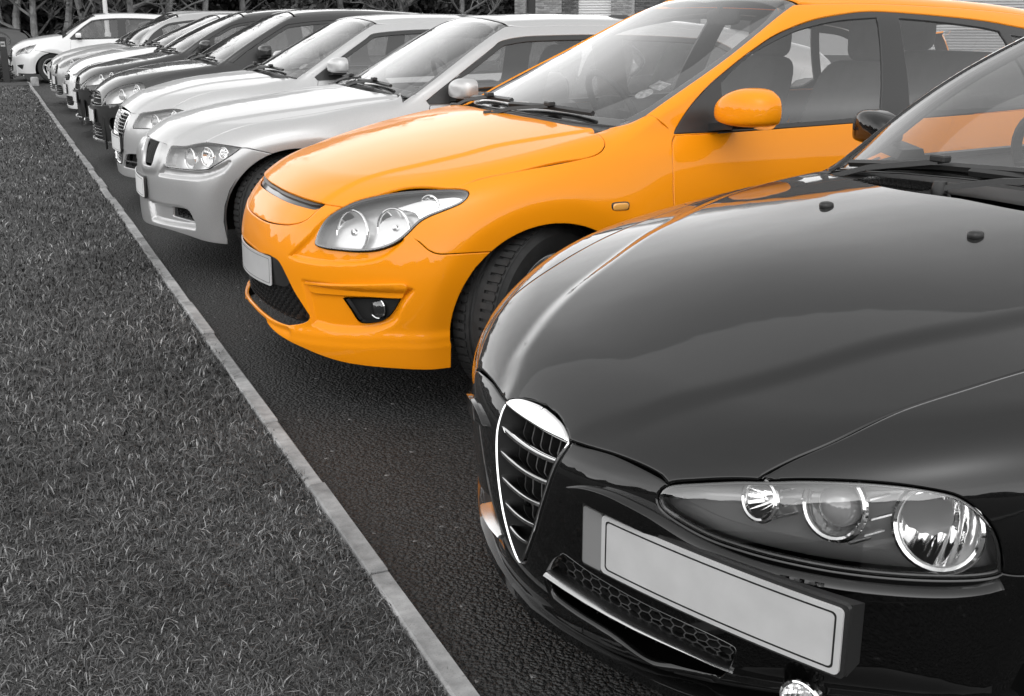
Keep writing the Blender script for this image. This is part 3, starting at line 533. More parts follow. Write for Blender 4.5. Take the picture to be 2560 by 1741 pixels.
def headlight(parent,B,outline,bowls,rim=.010,depth=.055,bez=None,res=.012,rimw=None,detail=1):
    """lamp cut into the body: black rim, bezel bowl, reflectors, clear lens; both sides"""
    for sgn in (1,-1):
        root=empty('headlight',parent=parent)
        tmp=[]
        L=c_inv('sph',np.array(outline,float)); inner=None
        Ls=loop(L,res*B.rs)
        def put(name,outl,m,off,lip,cuts=(),gap=.001,r=res):
            if sgn==1:
                o=panel(name,root,B,'sph',outl,m,r,[c for c in cuts],gap,lip,off,emb=False,chart_pts=True,smooth=False)
            else:
                o=panel(name,root,B,'sph',[(-p[0],p[1]) for p in outl],m,r,[[(-p[0],p[1]) for p in c] for c in cuts],gap,lip,off,emb=False,chart_pts=True,smooth=False)
            return o
        inn=offs(Ls,rim)
        if rim>.004: put('rim',Ls,M_GLOSS,-.003,.01,[inn],.001)
        put('bezel',offs(Ls,.001),bez or M_BEZEL,-depth,-(depth-.012),gap=.0)
        put('lens',Ls,M_LENS,-.0012,.004,gap=.0022)
        for bw in bowls:
            P=np.array(bw['p'],float); st=c_inv('sph',P[None]); Q,N=surf(B,'sph',st,None,0,False)
            ax=np.array(bw.get('ax',(-1,.22,.06)),float); ax/=np.linalg.norm(ax)
            c=Q[0]-N[0]*bw.get('in',.03)
            if sgn==-1: c=c*FL; ax=ax*FL
            bowl(root,c,ax,bw['r'],bw.get('d',bw['r']*.8),proj=bw.get('proj',False),ringr=bw.get('ring',.005),m=bw.get('m'),bulb=bw.get('bulb',True),flute=bw.get('flute',0))
            if bw.get('ribs'):
                t=Mb()
                for k in range(bw['ribs']):
                    w=2*math.pi*k/bw['ribs']; a=np.cross(ax,(0,0,1.)); a/=np.linalg.norm(a); b=np.cross(ax,a); rr=bw['r']*1.12
                    p=c+(a*math.cos(w)+b*math.sin(w))*rr; t.tube([p-ax*.004,p-ax*.07],.0035,5)
                t.out('rib',M_SATIN,root)
def plate(parent,c,yaw,tilt,w=.52,h=.111,strip=False,curve=.0,border=True,holder=.0,line=.0022,pm=None):
    """blank number plate; yaw turns it about z (0 faces straight ahead), c its centre in car space"""
    wd=np.array([math.sin(yaw),math.cos(yaw),0]); n=np.array([-math.cos(yaw),math.sin(yaw),0]); up=np.array([0,0,1])*math.cos(tilt)-n*math.sin(tilt)
    n2=np.cross(wd,up); n2=n2 if n2@n>0 else -n2
    def at(u,v,o): u=np.asarray(u)[:,None]; v=np.asarray(v)[:,None]; return np.array(c)+wd*u+up*v+n2*(o-curve*(u/(w/2))**2)
    def rr(w_,h_,r,o,x0=0):
        pts=[]
        for cx,cy,a0 in((1,1,0),(-1,1,90),(-1,-1,180),(1,-1,270)):
            for k in range(5):
                a=R(a0+k*22.5); pts.append((x0+cx*(w_/2-r)+r*math.cos(a),cy*(h_/2-r)+r*math.sin(a)))
        dense=[]; 
        for i in range(len(pts)):
            p,q=np.array(pts[i]),np.array(pts[(i+1)%len(pts)]); k=max(1,int(abs(q[0]-p[0])/.04)); dense+=[tuple(p+(q-p)*j/k) for j in range(k)]
        return np.array(dense)
    def slab(name,L,o,t,m,hole=None):
        V=[Vector(p) for p in L]; E=[(i,(i+1)%len(L)) for i in range(len(L))]; n_=len(L)
        if hole is not None: V+=[Vector(p) for p in hole]; E+=[(n_+i,n_+(i+1)%len(hole)) for i in range(len(hole))]
        g=np.array([(x,0) for x in np.arange(L[:,0].min()+.03,L[:,0].max()-.02,.04)]) if hole is None else np.zeros((0,2))
        V+=[Vector(p) for p in g]
        v,e,f,_,_,_=delaunay_2d_cdt(V,E,[],0,1e-7); q=np.array([tuple(p) for p in v]); f=np.array([x for x in f if len(x)==3]); cc=q[f].mean(1); k=pip(cc,L)
        if hole is not None: k&=~pip(cc,hole)
        f=f[k]; m0=len(q); A=at(q[:,0],q[:,1],o+t); Bk=at(q[:,0],q[:,1],o); fr=[tuple(x) for x in f]
        t0=np.cross(A[f[0][1]]-A[f[0][0]],A[f[0][2]]-A[f[0][0]])@n2
        if t0<0: fr=[x[::-1] for x in fr]
        ed={}
        for x in fr:
            for a,b in((x[0],x[1]),(x[1],x[2]),(x[2],x[0])): ed[(a,b)]=1
        F=fr+[x[::-1] for x in [tuple(i+m0 for i in x) for x in fr]]+[(b,a,a+m0,b+m0) for a,b in ed if (b,a) not in ed]
        return cobj(name,np.concatenate([A,Bk]),F,m,root,sharp=30)
    root=empty('number_plate',parent=parent)
    if strip:
        sw=.048; x0=sw/2; L=rr(w,h,.009,0); slab('plate_strip',rr(sw,h,.005,0,-w/2+sw/2),0,.0035,M_PBLUE); slab('plate_face',rr(w-sw-.0005,h,.009,0,sw/2),0,.004,M_PLATE)
        if border: slab('border_line',rr(w-sw-.020,h-.016,.008,.0,sw/2),.004,.0004,M_LINE,rr(w-sw-.020-2*line,h-.016-2*line,.007,0,sw/2))
    else:
        slab('plate_face',rr(w,h,.009,0),0,.004,pm or M_PLATE)
        if border: slab('border_line',rr(w-.02,h-.018,.008,0),.004,.0004,M_LINE,rr(w-.02-2*line,h-.018-2*line,.007,0))
    if holder: slab('plate_holder',rr(w+.012,h+.012,.008,0),-holder,holder-.0005,M_PLAST)
    return root,at
def mirror(parent,c,d,m,shape=None,stalk=.09,arm=None,down=.0,far=None):
    """door mirror, both sides: painted shell, dark foot, glass"""
    for sgn in(1,-1):
        root=empty('door_mirror',parent=parent); root['far']=int(sgn<0)
        def f(v):
            x,y,z=v; w=1-.34*max(0,-y)**1.5; z=z if z>-.5 else -.5+(z+.5)*.45; z2=z*w*(1 if z>0 else .86); x2=x*(1-.10*y)
            if x2>.30: x2=.30+(x2-.30)*.06
            return np.array([x2+.10*y,y,z2+ .05*y])
        if sgn<0 and far is not None: c=far
        b=Mb().blob((0,0,0),d,*(shape or (.62,.78)),40,24,f); V=np.array(b.V)+np.array(c); b.V=[tuple(v*(1,sgn,1)) for v in V]
        if sgn<0: b.F=[x[::-1] for x in b.F]
        b.out('mirror_shell',m,root,sharp=60)
        a=Mb(); p0=np.array(c)+(.0,-d[1]*.35,-d[2]*.32); p1=p0+np.array([-.01,-stalk,-.015-down])
        a.sweep([p0+(0,.06,.004),p0,p1],[(-.055,-.014),(.055,-.014),(.04,.014),(-.04,.014)]); a.V=[tuple(np.array(v)*(1,sgn,1)) for v in a.V]
        a.out('mirror_foot',M_PLAST,root)
        g=Mb().blob(np.array(c)+(d[0]*.17+.002,d[1]*.01,.0),(.004,d[1]*.84,d[2]*.76),.6,.7,24,8); g.V=[tuple(np.array(v)*(1,sgn,1)) for v in g.V]; g.out('mirror_glass',M_CHROME,root)
def wiper(parent,P0,P1,B0,B1,h=.02):
    """arm from pivot P0 to P1, blade B0-B1"""
    root=empty('wiper',parent=parent); P0,P1,B0,B1=[np.array(p,float) for p in(P0,P1,B0,B1)]
    Mb().sweep([P0,P0*.6+P1*.4+(0,0,.012),P1],[(-.011,-.006),(.011,-.006),(.008,.008),(-.008,.008)]).out('wiper_arm',M_PLAST,root)
    b=Mb().sweep([B0,(B0+B1)/2+(0,0,.006),B1],[(-.006,-.008),(.006,-.008),(.011,.004),(.003,.012),(-.011,.004)]); b.box((P1+(0,0,.008)),(.03,.05,.018),bev=.004); b.out('wiper_blade',M_PLAST,root)
    Mb().lathe([(.001,.02),(.016,.018),(.02,0),(.02,-.02)],P0,(0,0,1),16).out('pivot_cap',M_PLAST,root)
def seat(parent,x,y,z=.52,rear=False):
    root=empty('seat',parent=parent); w=.50 if not rear else 1.2
    def lean(v): return v
    b=Mb().blob((x,y,z),(.52,w,.17),.35,.35,20,10); b.out('cushion',M_SEAT,root)
    def f(v): 
        x_,y_,z_=v; return np.array([x_+ z_*1.25,y_*(1-.12*max(0,z_)),z_])
    Mb().blob((x+.36,y,z+.33),(.17,w*.96,.64),.35,.4,24,14,f).out('backrest',M_SEAT,root)
    for yy in ((0,) if not rear else (-.38,.38)):
        Mb().blob((x+.50,y+yy,z+.74),(.12,.26,.20),.5,.6,20,12).out('headrest',M_SEAT,root)
        Mb().tube([(x+.48,y+yy-.06,z+.58),(x+.50,y+yy-.06,z+.72)],.007,6).tube([(x+.48,y+yy+.06,z+.58),(x+.50,y+yy+.06,z+.72)],.007,6).out('headrest_post',M_SATIN,root)
    return root
def interior(parent,B,xd=None,rear=True,wheel_y=-.37,dash=True,hi=True):
    zc=B.cz0; xc=B.cx0
    if dash:
        # dashboard top follows the windscreen foot
        P=[];ny=15;nx=7; V=[];F=[]
        for j in range(ny):
            y=-.70+1.4*j/(ny-1)
            for i in range(nx):
                t=i/(nx-1); x=xc+.06+.10*abs(y)**2+t*.52; z=zc-.035-.02*t-.16*max(0,t-.8)/.2*(t>.8)+.035*math.exp(-((y-wheel_y)/.2)**2)*math.exp(-((t-.62)/.2)**2)
                V.append((x,y,z))
        for j in range(ny-1):
            for i in range(nx-1): a=j*nx+i; F.append((a,a+1,a+nx+1,a+nx))
        o=len(V)
        for j in range(ny): p=V[j*nx+nx-1]; V.append((p[0]+.02,p[1],.45))
        for j in range(ny-1): F.append((j*nx+nx-1,o+j,o+j+1,(j+1)*nx+nx-1))
        cobj('dashboard',V,F,M_INT,parent)
    sw=empty('steering_wheel',parent=parent); c=np.array([xc+.70,wheel_y,zc-.03]); ax=np.array([.86,0,.5])
    Mb().lathe([(.185+.016*math.cos(a),.016*math.sin(a)) for a in np.linspace(0,2*math.pi,10)],c,ax,40).out('steering_rim',M_INT,sw)
    s=Mb().blob(c-ax*.02,(.10,.15,.14),.6,.6,16,10)
    for q in((0,.18,-.02),(0,-.18,-.02),(.0,0,-.18)): s.sweep([c-ax*.02,c+np.array(q)*(1,1,.86)],[(-.02,-.01),(.02,-.01),(.02,.01),(-.02,.01)],up=(.86,0,.5))
    s.out('steering_hub',M_INT,sw)
    for y in(-.37,.37): seat(parent,xc+1.05,y)
    if rear: seat(parent,xc+1.95,0,.54,True)
    rm=empty('rear_view_mirror',parent=parent); p=np.array([B.hx0+.02,0,B.hz0-.10]); Mb().blob(p,(.035,.24,.07),.5,.5,20,8).out('mirror_body',M_INT,rm); Mb().tube([p,p+(-.04,0,.08)],.01,6).out('mirror_stem',M_INT,rm)
    Mb().box((xc+1.6,0,.22),(3.0,1.5,.04)).out('floor_pan',M_GAP,parent)
# ---------------------------------------------------------------- a whole car body
def corner(B,z):
    """where windscreen and side glass planes meet at height z"""
    x=1.4
    for _ in range(8): a=float(B.Gw(z)*B.Gx(x)); x=float(B.Wsx(z)+B.wsc*a*a+B.wsc4*a**4)
    return x,a
def prep(key,rs=1.,arch_band=.075,embs=()):
    d,pose=BD[key]; B=Body(d); B.rs=rs; B.embs=list(embs); B.pose=pose; B.L=float(B.R0(.5)); B.key=key
    B.ab=arch_band
    # cowl centre
    z=.95
    for _ in range(20): x=float(B.Wsx(z)); z=float(B.hood(np.array(x),np.array(0.)))
    B.cx0,B.cz0=x,z
    z=1.3
    for _ in range(40):
        x=float(B.Wsx(z)); z=z*.6+.4*float(B.Rf(x))
    B.hx0,B.hz0=x,z
    return B
def ws_header(B,y,drop=.02):
    z=1.3
    for _ in range(40):
        x=float(B.Wsx(z)+B.wsc*y*y+B.wsc4*y**4); z=z*.6+.4*float(B.Rf(x)-B.Rc*y*y)
    z-=drop; return (float(B.Wsx(z)+B.wsc*y*y+B.wsc4*y**4),y,z)
def ws_foot(B,y,up=.0):
    z=.95
    for _ in range(20): x=float(B.Wsx(z)+B.wsc*y*y+B.wsc4*y**4); z=float(B.hood(np.array(x),np.array(abs(y))))
    z+=up; return (float(B.Wsx(z)+B.wsc*y*y+B.wsc4*y**4),y,z)
def arch_poly(B,i=0,z0=-.05):
    ax,az,ar,_,_=B.arch[i]; L=[(ax-ar*.985,z0),(ax-ar*.985,z0)]+[(ax-ar*math.cos(a),az+ar*math.sin(a)) for a in np.linspace(-.12,math.pi+.12,25)]+[(ax+ar*.985,z0),(ax+ar*.985,z0)]
    return L
def arch3(B,i=0,lim=None):
    """arch edge as 3-D points on the flank"""
    L=np.array(arch_poly(B,i,.05)); P=on(B,'side',L,B.lowf); return P
# ---------------------------------------------------------------- assembling a car
def Sd(B,L,fn=None):
    """(x,z) on the left flank -> 3-D"""
    return [tuple(p) for p in on(B,'side',np.array([(a,b) for a,b in L],float),fn)]
def Tp(B,L,fn=None): return [tuple(p) for p in on(B,'top',np.array(L,float),fn)]
def Fr(B,L,fn=None):
    """(y,z) on the nose -> 3-D"""
    return [tuple(p) for p in on(B,'nose',np.array(L,float),B.lowf)]
def zroof(B,x):
    z=1.3
    for _ in range(25): a=float(B.Gw(z)*B.Gx(x)); z=z*.5+.5*float(B.Rf(x)-B.Rc*a*a)
    return z
def dlo_auto(B,zb,xe,pw=.085,tw=.075,x0=None):
    """side-glass outline (x,z): up the pillar, along the roof, round the rear, back along the belt"""
    L=[]
    for z in np.linspace(zb,1.6,40):
        x=corner(B,z)[0]+pw+.05*max(0,(zb+.12-z)); 
        if z>zroof(B,x)-tw: break
        L.append((x,z))
    x=L[-1][0]; L=L[::4]+[L[-1]]
    for xx in np.linspace(x+.14,xe-.25,9): L.append((xx,zroof(B,xx)-tw))
    zt=L[-1][1]; L+=[(xe-.06,zt-.10),(xe,zb+.14),(xe-.06,zb+.04),(xe-.25,zb+.03)]
    return [L[0]]+L+[(L[0][0]+1.0,zb+.012)]
def shell(B,root,P,o):
    rs=o.get('res',.014); bon=o.get('bon_res',rs); lamp=o['lamp']; hi=rs<.02
    A0=arch3(B,0); A1=arch3(B,1); ax,az,ar=B.arch[0][:3]; ax1=B.arch[1][0]; ar1=B.arch[1][2]
    zb=o.get('belt',.945); zs=o.get('sill',.235); x1,x2,x3=o['seams']
    cuts=[lamp]
    # bonnet
    bs=o['bon_side']; bf=o['bon_front']      # rear->front, lamp->centre
    rear=o.get('bon_rear') or [ (ws_foot(B,y)[0]-.06,y) for y in (0,.22,.44,.58)]
    half=rear+bs[:1]+bs+bf
    half=Tp(B,half,B.lowf)
    bc=[lamp,[(p[0],-p[1],p[2]) for p in lamp]]+o.get('bon_cuts',[])
    panel('bonnet',root,B,'top',sym(half),P,bon,bc,lip=.012,fn=B.lowf)
    # bumper
    bot=o['bump_bot']; seam=o['seam']; k0=len(A0)
    front=[p for p in A0[2:-2] if p[0]<ax and bot[-1][2]+.02<p[2]<seam[0][2]-.01]
    bm=[bot[0]]+bot+[bot[-1]]+front+[seam[0],seam[0]]+seam[1:]+[tuple(p) for p in o['bump_top']]
    bmc=[lamp,[(p[0],-p[1],p[2]) for p in lamp],A0,A0*FL]+o.get('bump_cuts',[])
    panel('front_bumper',root,B,'sph',sym(bm),o.get('bump_mat',P),o.get('bump_res',rs),bmc,lip=.014,fn=B.lowf)
    # front wing
    xf=half[len(rear)+1:]; top=[p for p in half[len(rear):len(rear)+len(bs)+1]][::-1]    # front -> rear along the bonnet edge
    ft=ws_foot(B,.70); up=o.get('pillar_seam')
    if not up:
        c=[corner(B,z) for z in (zb+.02,zb+.055)]; up=[(c[0][0]-.03,c[0][1]-.05,zb+.0),(c[1][0],c[1][1]-.03,zb+.055)]
        up=[tuple(p) for p in on(B,'cyl',c_inv('cyl',np.array(up)))]+Sd(B,[(x1-.01,zb+.012)])
    door=Sd(B,o.get('door_seam') or [(x1,zb),(x1-.02,.82),(x1-.035,.65),(x1-.03,.45),(x1,zs)])
    sill=Sd(B,[(ax+ar+.02,zs)])
    back=[tuple(p) for p in A0[2:-2][::-1] if p[2]>zs+.03 and (p[0]>ax or p[2]>seam[0][2]-.004)]
    lf=[tuple(p) for p in seam[::-1]]
    lm=np.array(o.get('lamp_mid') or tuple(np.mean(np.array(lamp),0))); j=np.array(top[0]); li=tuple(j*.62+lm*.38); lm=tuple(lm)
    fw=top+up+[door[0]]+door+[door[-1]]+sill+sill+back+[back[-1],seam[0],seam[0]]+seam[1:]+[lm,lm,li,li]
    fw=[top[0]]+fw
    panel('front_wing',root,B,'sph',fw,P,rs,[lamp,A0],lip=.010,mirror=True)
    # doors, sill, rear wing
    bl=lambda x:zb+.022*(x-x1)
    d2=[(x2+.02,bl(x2)),(x2-.005,.8),(x2-.01,.5),(x2,zs+.09)]
    fd=[door[0]]+door+[door[-1]]; e=Sd(B,[(x1,zs+.09)]); fd=door[:-1]+Sd(B,[(x1-.005,zs+.09)])
    beltL=Sd(B,[(x,bl(x)) for x in np.linspace(x2+.02,x1,6)])
    r2=Sd(B,d2)
    panel('front_door',root,B,'cyl',[fd[0]]+fd+[fd[-1]]+[r2[-1]]+r2[::-1]+[beltL[0]]+beltL[1:-1],P,rs*1.2,[],lip=.010,mirror=True)
    d3=[(x3+.06,bl(x3)),(x3+.03,.8),(x3-.10,.62),(x3-.2,.42),(x3-.24,zs+.09)]; r3=Sd(B,d3); belt2=Sd(B,[(x,bl(x)) for x in np.linspace(x3+.06,x2+.02,5)])
    panel('rear_door',root,B,'cyl',[r2[0]]+r2+[r2[-1],r3[-1]]+r3[::-1]+[belt2[0]]+belt2[1:-1],P,rs*1.6,[A1],lip=.010,mirror=True)
    sl=Sd(B,[(ax+ar+.01,.17),(ax+ar+.01,.17),(x2,.17),(ax1-ar1-.01,.17),(ax1-ar1-.01,.17),(ax1-ar1-.01,zs+.085),(ax1-ar1-.01,zs+.085),(x2,zs+.085),(x1,zs+.085),(x1,zs+.085),(x1,zs),(x1,zs),(ax+ar+.01,zs)])
    panel('sill',root,B,'cyl',sl,P,rs*2,[],lip=.01,mirror=True)
    L=B.L; q=Sd(B,[(x3+.06,bl(x3)),(L-.42,bl(L-.4)),(L-.36,.75),(L-.30,.5),(L-.34,.25),(ax1-ar1,.25)])
    panel('rear_wing',root,B,'cyl',[r3[0],r3[0]]+q[1:2]+q[1:4]+[q[4],q[4],q[5],q[5]]+r3[::-1][:-1],P,rs*2,[A1],lip=.01,mirror=True)
    # upper body side
    dl=o.get('dlo') or dlo_auto(B,zb+.004,o.get('dlo_end',x3+.35)); D3=Sd(B,dl)
    mg=o.get('pil',.032); zt=ws_header(B,.5)[2]
    we=[]
    f0=ws_foot(B,.69)
    for z in np.linspace(f0[2]+.012,zt,8):
        a=corner(B,z)[1]-mg; we.append((float(B.Wsx(z)+B.wsc*a*a+B.wsc4*a**4),a,z))
    B.we=we
    xe=L-.55; xr=np.linspace(we[-1][0]+.12,xe,9); yr=lambda x:float(B.Gw(zroof(B,x))*B.Gx(x))-.022
    rl=Tp(B,[(x,yr(x)) for x in xr])
    rdn=Sd(B,[(xe+.12,1.2),(L-.36,1.05),(L-.42,bl(L-.4))])
    frt=[we[0],we[0]]+we[1:]+[we[-1]]+rl+[rl[-1]]+rdn+[rdn[-1]]+Sd(B,[(x,bl(x)) for x in (x3+.06,x2,x1)])
    frt+= [Sd(B,[(x1-.01,zb+.004)])[0]]*2+[p for p in up[::-1][1:]]
    panel('body_side',root,B,'cyl',frt,o.get('pillar_mat',P),rs,[D3],lip=.012,mirror=True,emb=False)
    # roof
    yh=we[-1][1]; hd=[ws_header(B,y,-.004) for y in np.linspace(0,yh-.02,5)]
    rf=[h for h in hd]+[hd[-1]]+rl+[rl[-1]]+Tp(B,[(xe+.02,.3),(xe+.03,0)])
    panel('roof',root,B,'top',sym(rf),o.get('roof_mat',P),rs*1.5,[],lip=.01,emb=False)
    # windscreen
    ft=[ws_foot(B,y,.012) for y in np.linspace(0,we[0][1]-.02,5)]
    th=[ws_header(B,y,.004) for y in np.linspace(yh-.012,0,4)]
    ws=ft+[(we[0][0],we[0][1]+.004,we[0][2])]*2+[(p[0],p[1]+.004,p[2]) for p in we[1:-1]]+[th[0],th[0]]+th[1:]
    B.ws=ws
    pw=sym(ws)
    w=panel('windscreen',root,B,'top',pw,M_WS,.03,[],lip=0,off=-.004,fn=B.grf,emb=False)
    inn=[tuple(p) for p in offs(np.array(pw)[:,:2],.040)]; 
    panel('windscreen_seal',root,B,'top',pw,M_GLOSS,.02,[Tp(B,inn,B.grf)],lip=.004,off=-.006,fn=B.grf,emb=False,gap=-.001)
    # cowl under the wipers
    cw=[(p[0]-.10-.0*abs(p[1]),p[1]) for p in ft]+[(we[0][0]-.03,we[0][1]+.0)]*2+[(we[0][0]+.03,we[0][1]-.01)]+[(p[0]+.05,p[1]) for p in ft[::-1]]
    panel('cowl',root,B,'top',sym(Tp(B,cw,B.lowf)),M_PLAST,.03,[],lip=.0,off=-.016,fn=B.lowf,emb=False)
    # side glass
    gl=o.get('glass')
    if not gl:
        DA=offs(np.array(loop(dl,.06))[:, :2],.028); xm=x2+.03
        def clip(a,b):
            k=np.array([p for p in DA if a<p[0]<b]); 
            if len(k)<4: return None
            c=k.mean(0); an=np.arctan2(k[:,1]-c[1],k[:,0]-c[0]); return [tuple(p) for p in k[np.argsort(-an)]]
        zt2=lambda x:zroof(B,x)-.105
        g1=clip(x1+.15,xm-.07); g2=clip(xm+.06,9)
        gl=[g for g in (g1,g2) if g]
    G3=[Sd(B,g) for g in gl]
    panel('window_frame',root,B,'cyl',D3,M_FRAME,rs*1.3,G3,lip=.012,off=-.003,mirror=True,emb=False)
    for g in G3: panel('side_window',root,B,'cyl',g,M_SG,.04,[],lip=0,off=-.009,mirror=True,emb=False,gap=-.004)
    # tail
    tg=[(0,.27),(.55,.27),(.74,.33),(.80,.5),(.78,.88),(.70,1.0),(.60,1.2),(.52,min(1.33,zroof(B,xe)-.03)),(0,min(1.36,zroof(B,xe)))]
    T3=[tuple(p) for p in on(B,'rear',np.array(tg))]; rw=[(0,.98),(.48,.98),(.60,1.0),(.54,1.18),(.46,1.28),(0,1.30)]; W3=[tuple(p) for p in on(B,'rear',np.array(rw))]
    panel('tailgate',root,B,'rear',sym(T3),P,.045,[sym(W3)],lip=.01,emb=False)
    panel('rear_window',root,B,'rear',sym(W3),M_SG,.06,[],lip=0,off=-.004,emb=False)
    tl=[tuple(p) for p in on(B,'rear',np.array([(.52,.72),(.77,.70),(.775,.9),(.70,.98),(.60,.93)]))]
    panel('tail_lamp',root,B,'rear',tl,M_RED,.04,[],lip=.01,off=.006,emb=False,mirror=True)
    # underside, wheel housings, engine bay
    u=Mb().box((L/2+.1,0,.235),(L-.9,1.2,.03)).box((.72,0,.44),(.44,1.0,.30)); u.box((1.55,0,.34),(.9,1.5,.04))
    for (a,zz,r_,_,_) in B.arch:
        for s in(1,-1):
            n=16; V=[];F=[]
            for k in range(n+1):
                t=-.25+(math.pi+.5)*k/n; V+=[(a-(r_+.015)*math.cos(t),s*.80,zz+(r_+.015)*math.sin(t)),(a-(r_+.015)*math.cos(t),s*.48,zz+(r_+.015)*math.sin(t))]
            F=[(2*k,2*k+1,2*k+3,2*k+2) for k in range(n)]+[tuple(2*k+1 for k in range(n+1))]
            u.add(V,F)
    u.out('underbody',M_GAP,root)
    for (a,zz,r_,_,_),rr in zip(B.arch,(o.get('wheel_r',.315),)*2):
        for s in(1,-1): wheel(root,(a,s*o.get('track',.745),rr),rr,s,o.get('spokes',10),detail=1 if (hi and a<2 and s>0) else 0).rotation_euler.z=R(o.get('steer',0)) if a<2 else 0
    return dict(A0=A0,we=we,half=half)
def slats(name,parent,B,zs,yh,m,depth=.03,off=-.004,t=.004,droop=0.,n=9,both_sides=False,y0=None):
    """horizontal grille bars: yh(z) half width; each bar is one object"""
    for z in zs:
        w=yh(z); a=-w if y0 is None else y0(z)
        y=np.linspace(a,w,n); P=np.array(Fr(B,[(v,z-droop*(1-(2*(v-a)/(w-a)-1)**2)) for v in y])); N=B.grad(P,2e-3,B.lowf); P=P+N*off
        V=[];F=[]
        for i in range(n):
            nn=N[i]*(1,1,.2); nn/=np.linalg.norm(nn)
            for (d,h) in((-t*.5,-t),(t*.35,-t*.5),(t*.35,t*.5),(-t*.5,t),(-depth,-t*.4)): V.append(P[i]+nn*d+(0,0,h))
        for i in range(n-1):
            for k in range(5): F.append((i*5+k,(i+1)*5+k,(i+1)*5+(k+1)%5,i*5+(k+1)%5))
        cobj(name,V,F,m,parent,sharp=50)
def back_plate(name,parent,B,outl,m,depth,res=.02): return panel(name,parent,B,'sph',outl,m,res,[],gap=-.002,lip=0,off=-depth,fn=B.lowf,emb=False)
def honey(name,parent,B,outl,size,m,off,depth=.012,wall=.0016,stretch=1.0,kind=True):
    """honeycomb mesh filling an outline of the nose"""
    L=loop(c_inv('sph',np.array(outl,float)),.01); lo,hi=L.min(0),L.max(0); mb=Mb(); dx=size*1.5*stretch; dy=size*math.sqrt(3)
    segs=[]
    nx=int((hi[0]-lo[0])/dx)+2; ny=int((hi[1]-lo[1])/dy)+2; hexa=[(math.cos(R(60*k))*size*stretch,math.sin(R(60*k))*size) for k in range(6)]
    for i in range(-1,nx):
        for j in range(-1,ny):
            c=(lo[0]+i*dx,lo[1]+j*dy+(dy/2 if i%2 else 0))
            for k in (0,1,2): a,b=hexa[k],hexa[k+1]; segs.append(((c[0]+a[0],c[1]+a[1]),(c[0]+b[0],c[1]+b[1])))
    S=np.array(segs); k=pip(S.mean(1),L)&pip(S[:,0],L); S=S[k]
    if not len(S): return
    A=on(B,'sph',S[:,0],B.lowf); C=on(B,'sph',S[:,1],B.lowf); N=B.grad(A,2e-3,B.lowf)
    t=C-A; t/=np.linalg.norm(t,axis=1,keepdims=True); n=np.cross(t,N)*wall
    V=[];F=[]
    for i in range(len(A)):
        o=len(V); a,b=A[i]+N[i]*off,C[i]+N[i]*off
        V+=[a+n[i],a-n[i],b-n[i],b+n[i],a+n[i]-N[i]*depth,a-n[i]-N[i]*depth,b-n[i]-N[i]*depth,b+n[i]-N[i]*depth]
        F+=[(o,o+1,o+2,o+3),(o,o+3,o+7,o+4),(o+1,o+5,o+6,o+2)]
    ob=cobj(name,V,F,m,parent,smooth=False); ob['kind']='stuff'; return ob
def new_car(key,label,name='parked_car',group='cars parked nose to the kerb',**k):
    B=prep(key,**k); x,y,a=B.pose; root=empty(name,(x,y,0),a); tag(root,label,'car',group); return B,root
def std_wipers(root,B,spans=((-.62,-.06),(-.02,.56)),lift=.02):
    for a,b in spans:
        m=a+(b-a)*.55; up=np.array([-.014,0,.010])
        p=np.array(ws_foot(B,a-.02,-.012))-(.05,0,0); q=np.array(ws_foot(B,m,lift+.012))+up*1.6
        wiper(root,p,q,np.array(ws_foot(B,a,lift))+up,np.array(ws_foot(B,b,lift+.012))+up)
